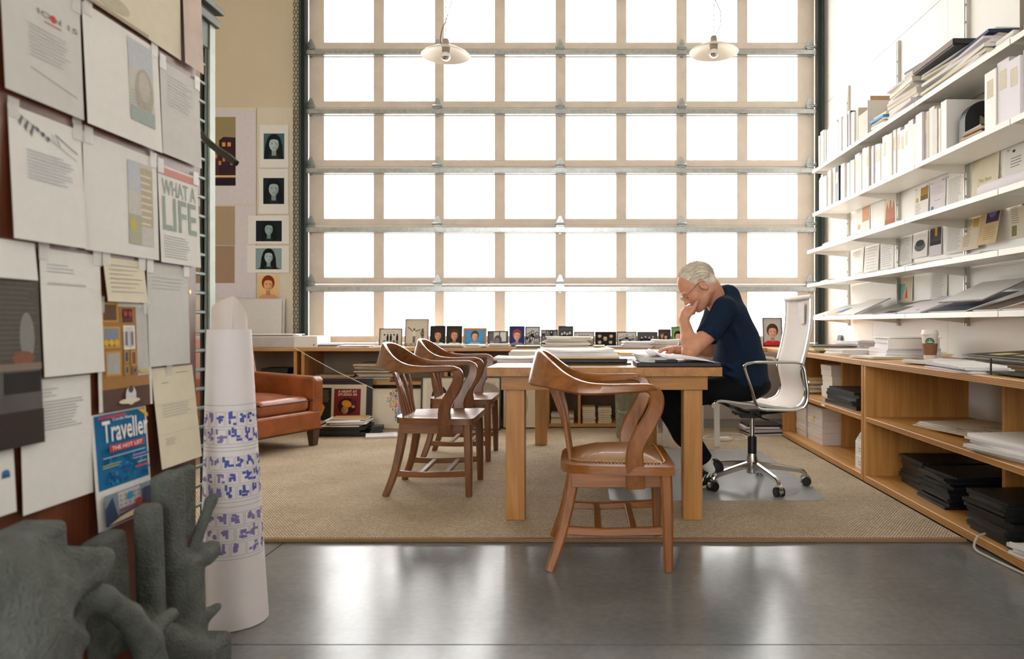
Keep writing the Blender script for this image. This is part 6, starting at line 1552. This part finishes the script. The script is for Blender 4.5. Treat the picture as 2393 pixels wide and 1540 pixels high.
# near arm: elbow on the table, hand at the mouth
E1 = Vector((.588, 3.885, .803)); W1 = Vector((.572, 3.995, .985))
B += [cap((.74, 3.935, .95), E1, .055, .041, .02), cap(E1, E1+(W1-E1)*.35+Vector((.008, 0, 0)), .041, .045, .02), cap(E1+(W1-E1)*.35+Vector((.008, 0, 0)), W1, .045, .028, .02)]
K1 = Vector((.582, 4.012, 1.024))
B += [cap(W1, K1, .027, .03, .015), cap(K1+Vector((0, -.02, 0)), K1+Vector((.004, .03, .008)), .024, .022, .012)]
for i in range(4):
    y = 3.985+.0205*i; dz = -.004*abs(i-1.2)
    a = Vector((.578, y, 1.049+dz)); b_ = Vector((.608, y+.003, 1.065+dz)); c_ = Vector((.634, y+.004, 1.049+dz)); d_ = Vector((.628, y+.004, 1.027+dz))
    B += [cap(K1+Vector((-.002, y-4.015, 0)), a, .0125, .0115, .006), cap(a, b_, .0112, .0102, .004), cap(b_, c_, .0100, .0092, .004), cap(c_, d_, .0092, .0085, .004)]
B += [cap((.592, 3.982, 1.004), (.622, 3.974, 1.045), .0165, .013, .008), cap((.622, 3.974, 1.045), (.646, 3.984, 1.088), .0125, .010, .004)]
# far arm resting on the table
E2 = Vector((.80, 4.43, .80)); W2 = Vector((.595, 4.49, .797))
B += [cap((.78, 4.40, .93), E2, .05, .042, .02), cap(E2, W2, .043, .027, .02), cap(W2, (.55, 4.5, .802), .024, .024, .012), cap((.555, 4.475, .8), (.55, 4.525, .8), .019, .018, .01)]
for i in range(4):
    y = 4.462+.021*i; l = [.0, .008, .006, -.006][i]
    a = Vector((.528-l, y-.002, .803)); b_ = Vector((.502-l, y-.004, .797)); c_ = Vector((.487-l, y-.006, .781))
    B += [cap((.55, y+.004, .8), a, .0115, .011, .005), cap(a, b_, .0105, .0095, .004), cap(b_, c_, .0092, .0082, .004)]
B += [cap((.575, 4.468, .792), (.55, 4.448, .784), .013, .0105, .006), cap((.55, 4.448, .784), (.525, 4.44, .78), .01, .0085, .004)]
body = sdf_obj('body', B, .0042, SKIN, PR, OFF, relax=1)
# hair: a close cap plus combed strands
def hbox(p0, n, half, k=.01):
    n = Vector((n[0], 0, n[1])).normalized(); wn = fw*n.x+upv*n.z; wd = -fw*n.z+upv*n.x
    c = H(p0[0], 0, p0[1])+wn*half[0]
    return rbox(c, half, np.array([list(wn), list(sv), list(wd)]).T, k, .004, True)
HE, HRAD = (-.014, 0, .038), (.1085, .0835, .093)
Hh = [he(HE, HRAD, .02), he((-.07, 0, -.025), (.036, .06, .045), .03), hbox((.048, .08), (.93, -.36), (.1, .2, .3)), hbox((-.06, -.062), (.2, -1), (.1, .2, .3)), hbox((-.01, -.02), (.75, -.66), (.1, .2, .3))]
for s_ in (-1, 1): Hh.append(he((-.012, .092*s_, -.012), (.028, .03, .04), .008, True))
ho = sdf_obj('hair', Hh, .004, HAIRM, PR, OFF, relax=1)
q = random.Random(5); hs = MB(); cnt = 0
while cnt < 900:
    th_ = q.uniform(-math.pi, math.pi); ph_ = math.asin(q.uniform(-.75, 1))
    d = Vector((math.cos(ph_)*math.cos(th_), math.cos(ph_)*math.sin(th_), math.sin(ph_)))
    a_, s2, b_ = HE[0]+HRAD[0]*d.x, HRAD[1]*d.y, HE[2]+HRAD[2]*d.z
    if (a_-.048)*.93-(b_-.08)*.36 > -.004 or b_ < -.05 or ((a_+.01)*.75-(b_+.02)*.66 > -.002): continue
    if ((a_+.012)/.03)**2+((b_+.012)/.042)**2 < 1: continue
    cnt += 1
    L_ = q.uniform(.018, .04); t = Vector((-1, .25*d.y+q.uniform(-.3, .3), -.25-.9*max(0, -d.x)+q.uniform(-.2, .2)))
    t = (t-d*t.dot(d)).normalized(); p0 = Vector((a_, s2, b_))*1.0
    pts = [p0-d*.001, p0+t*L_*.5+d*q.uniform(.002, .005), p0+t*L_+d*q.uniform(-.003, .003)]
    hs.sweep([H(*x) for x in pts], [.0014, .0012, .0004], None, None, 2, None, 3)
so_ = hs.build('hair_strands', HAIRM, ho, True); so_['kind'] = 'stuff'
# eyes, brows, glasses
EYE = mat('eye_dark', '2a211c', .3, var=0)
for s_ in (-1, 1):
    b = MB(); c = H(.0945, .033*s_, -.012)
    b.ball(c, .006, 6, sc=(.8, 1.2, .6)); b.build('eye', EYE, PR, True, loc=OFF)
    MB().sweep([H(.089, .052*s_, .02), H(.1, .035*s_, .026), H(.104, .016*s_, .02)], .006, .007, up=upv, sub=3).build('eyebrow', HAIRM, PR, True, loc=OFF)
GLM = mat('glasses_wire', '8a8480', .25, .9, var=0)
gl = MB()
for s_ in (-1, 1):
    gl.tube([H(.117, .034*s_+.021*math.cos(t), -.005+.016*math.sin(t)) for t in [2*math.pi*i/12 for i in range(13)]], .0013, 5, 2)
    gl.tube([H(.116, .055*s_, .002), H(.07, .079*s_, .006), H(.0, .088*s_, .014), H(-.03, .088*s_, .0)], .0013, 5, 3)
gl.tube([H(.117, -.013, -.001), H(.121, 0, .003), H(.117, .013, -.001)], .0013, 5, 3)
go = gl.build('glasses', GLM, PR, True, loc=OFF)
LENS = mix_transparent('lens', 'eef2f4', .12, .02)
for s_ in (-1, 1):
    MB().add([H(.117, .034*s_+.02*math.cos(2*math.pi*i/14), -.005+.015*math.sin(2*math.pi*i/14)) for i in range(14)], [tuple(range(14))]).build('lens', LENS, go)
# shirt
tl = Matrix.Rotation(-.28, 3, 'Y')
T_ = [ell((.865, 4.15, 1.0), (.105, .185, .13), tl, .04), ell((.912, 4.16, .85), (.13, .178, .17), Matrix.Rotation(-.2, 3, 'Y'), .05), ell((.925, 4.17, .71), (.16, .185, .15), None, .05), ell((.945, 4.17, .615), (.15, .19, .085), None, .05),
      cap((.815, 4.07, 1.085), (.80, 3.975, 1.045), .055, .062, .04), cap((.80, 3.975, 1.045), (.688, 3.916, .893), .066, .066, .03),
      cap((.82, 4.24, 1.085), (.82, 4.34, 1.045), .055, .062, .04), cap((.82, 4.34, 1.045), (.775, 4.41, .91), .066, .062, .03),
      cap((.845, 4.13, 1.12), (.795, 4.12, 1.07), .075, .075, .04),
      cap(H(-.06, 0, -.07), (.757, 4.115, 1.075), .068, .06, .008, True)]
# flatten the sleeve ends
d = (Vector((.688, 3.916, .893))-Vector((.80, 3.975, 1.045))).normalized(); u1 = d.orthogonal().normalized(); u2 = d.cross(u1)
T_.append(rbox(Vector((.688, 3.916, .893))+d*.085, (.075, .085, .085), np.array([list(d), list(u1), list(u2)]).T, .006, .004, True))
T_.append(cap(Vector((.70, 3.92, .905)), Vector((.66, 3.90, .86)), .056, .056, .006, True))
# folds
for (a, b_, r) in [((.76, 4.0, .99), (.80, 3.985, .80), .012), ((.80, 3.985, .74), (.95, 3.985, .66), .014), ((.82, 3.985, .68), (1.0, 4.0, .62), .012), ((.86, 3.98, .93), (.93, 4.0, .78), .012)]:
    T_.append(cap(a, b_, r, r*.6, .03))
sdf_obj('t_shirt', T_, .0068, SHIRT, PR, OFF, relax=2)
# trousers
TR = [ell((.96, 4.17, .605), (.145, .185, .085), None, .04), cap((.95, 4.075, .605), (.47, 4.03, .545), .083, .07, .04), cap((.95, 4.265, .605), (.455, 4.30, .545), .083, .07, .04),
      cap((.462, 4.03, .53), (.585, 4.055, .335), .07, .068, .03), cap((.585, 4.055, .335), (.698, 4.08, .175), .066, .056, .03), cap((.45, 4.30, .53), (.25, 4.32, .13), .07, .056, .03)]
for (a, b_, r) in [((.50, 3.985, .60), (.43, 4.0, .50), .015), ((.46, 3.985, .50), (.56, 4.0, .42), .014), ((.60, 4.0, .33), (.66, 4.03, .24), .013)]: TR.append(cap(a, b_, r, r, .03))
d = (Vector((.698, 4.08, .175))-Vector((.585, 4.055, .335))).normalized(); u1 = d.orthogonal().normalized(); u2 = d.cross(u1)
TR.append(rbox(Vector((.698, 4.08, .175))+d*.075, (.07, .09, .09), np.array([list(d), list(u1), list(u2)]).T, .006, .004, True))
sdf_obj('trousers', TR, .0075, TROUS, PR, OFF, relax=2)
# socks and shoes
WH = mat('white_sock', 'e6e2dc', .8, bump=.2, bscale=300); SHO = mat('black_shoe', '14161c', .6, bump=.1, bscale=200)
sdf_obj('sock', [cap((.69, 4.08, .2), (.742, 4.088, .125), .036, .038, .02)], .006, WH, PR, OFF)
s1 = sdf_obj('shoe', [cap((.782, 4.09, .122), (.70, 4.09, .066), .032, .038, .03), cap((.70, 4.09, .066), (.664, 4.09, .05), .04, .034, .03), ell((.765, 4.09, .15), (.05, .036, .035), Matrix.Rotation(.6, 3, 'Y'), .02), cap((.742, 4.088, .18), (.745, 4.088, .15), .026, .022, .01, True)], .006, SHO, PR, OFF)
sdf_obj('shoe', [cap((.26, 4.32, .055), (.09, 4.31, .05), .04, .036, .03), cap((.25, 4.32, .09), (.2, 4.32, .07), .04, .04, .03)], .008, SHO, PR, OFF)
sb = MB(); sb.sweep([(.80, 4.09, .098), (.73, 4.09, .05), (.69, 4.09, .026), (.635, 4.09, .021)], [.06, .07, .082, .06], [.012]*4, up=(.3, 0, 1), sub=5); sb.build('sole', mat('sole_grey', 'c9c5be', .7), s1, True)
for i in range(3):
    a = Vector((.678+.026*i, 4.049+.002*i, .048+.018*i)); MB().sweep([a, a+Vector((.012, -.002, .025)), a+Vector((.03, .006, .048))], .009, .004, up=(0, 1, 0), sub=4).build('stripe', WH, s1, True)
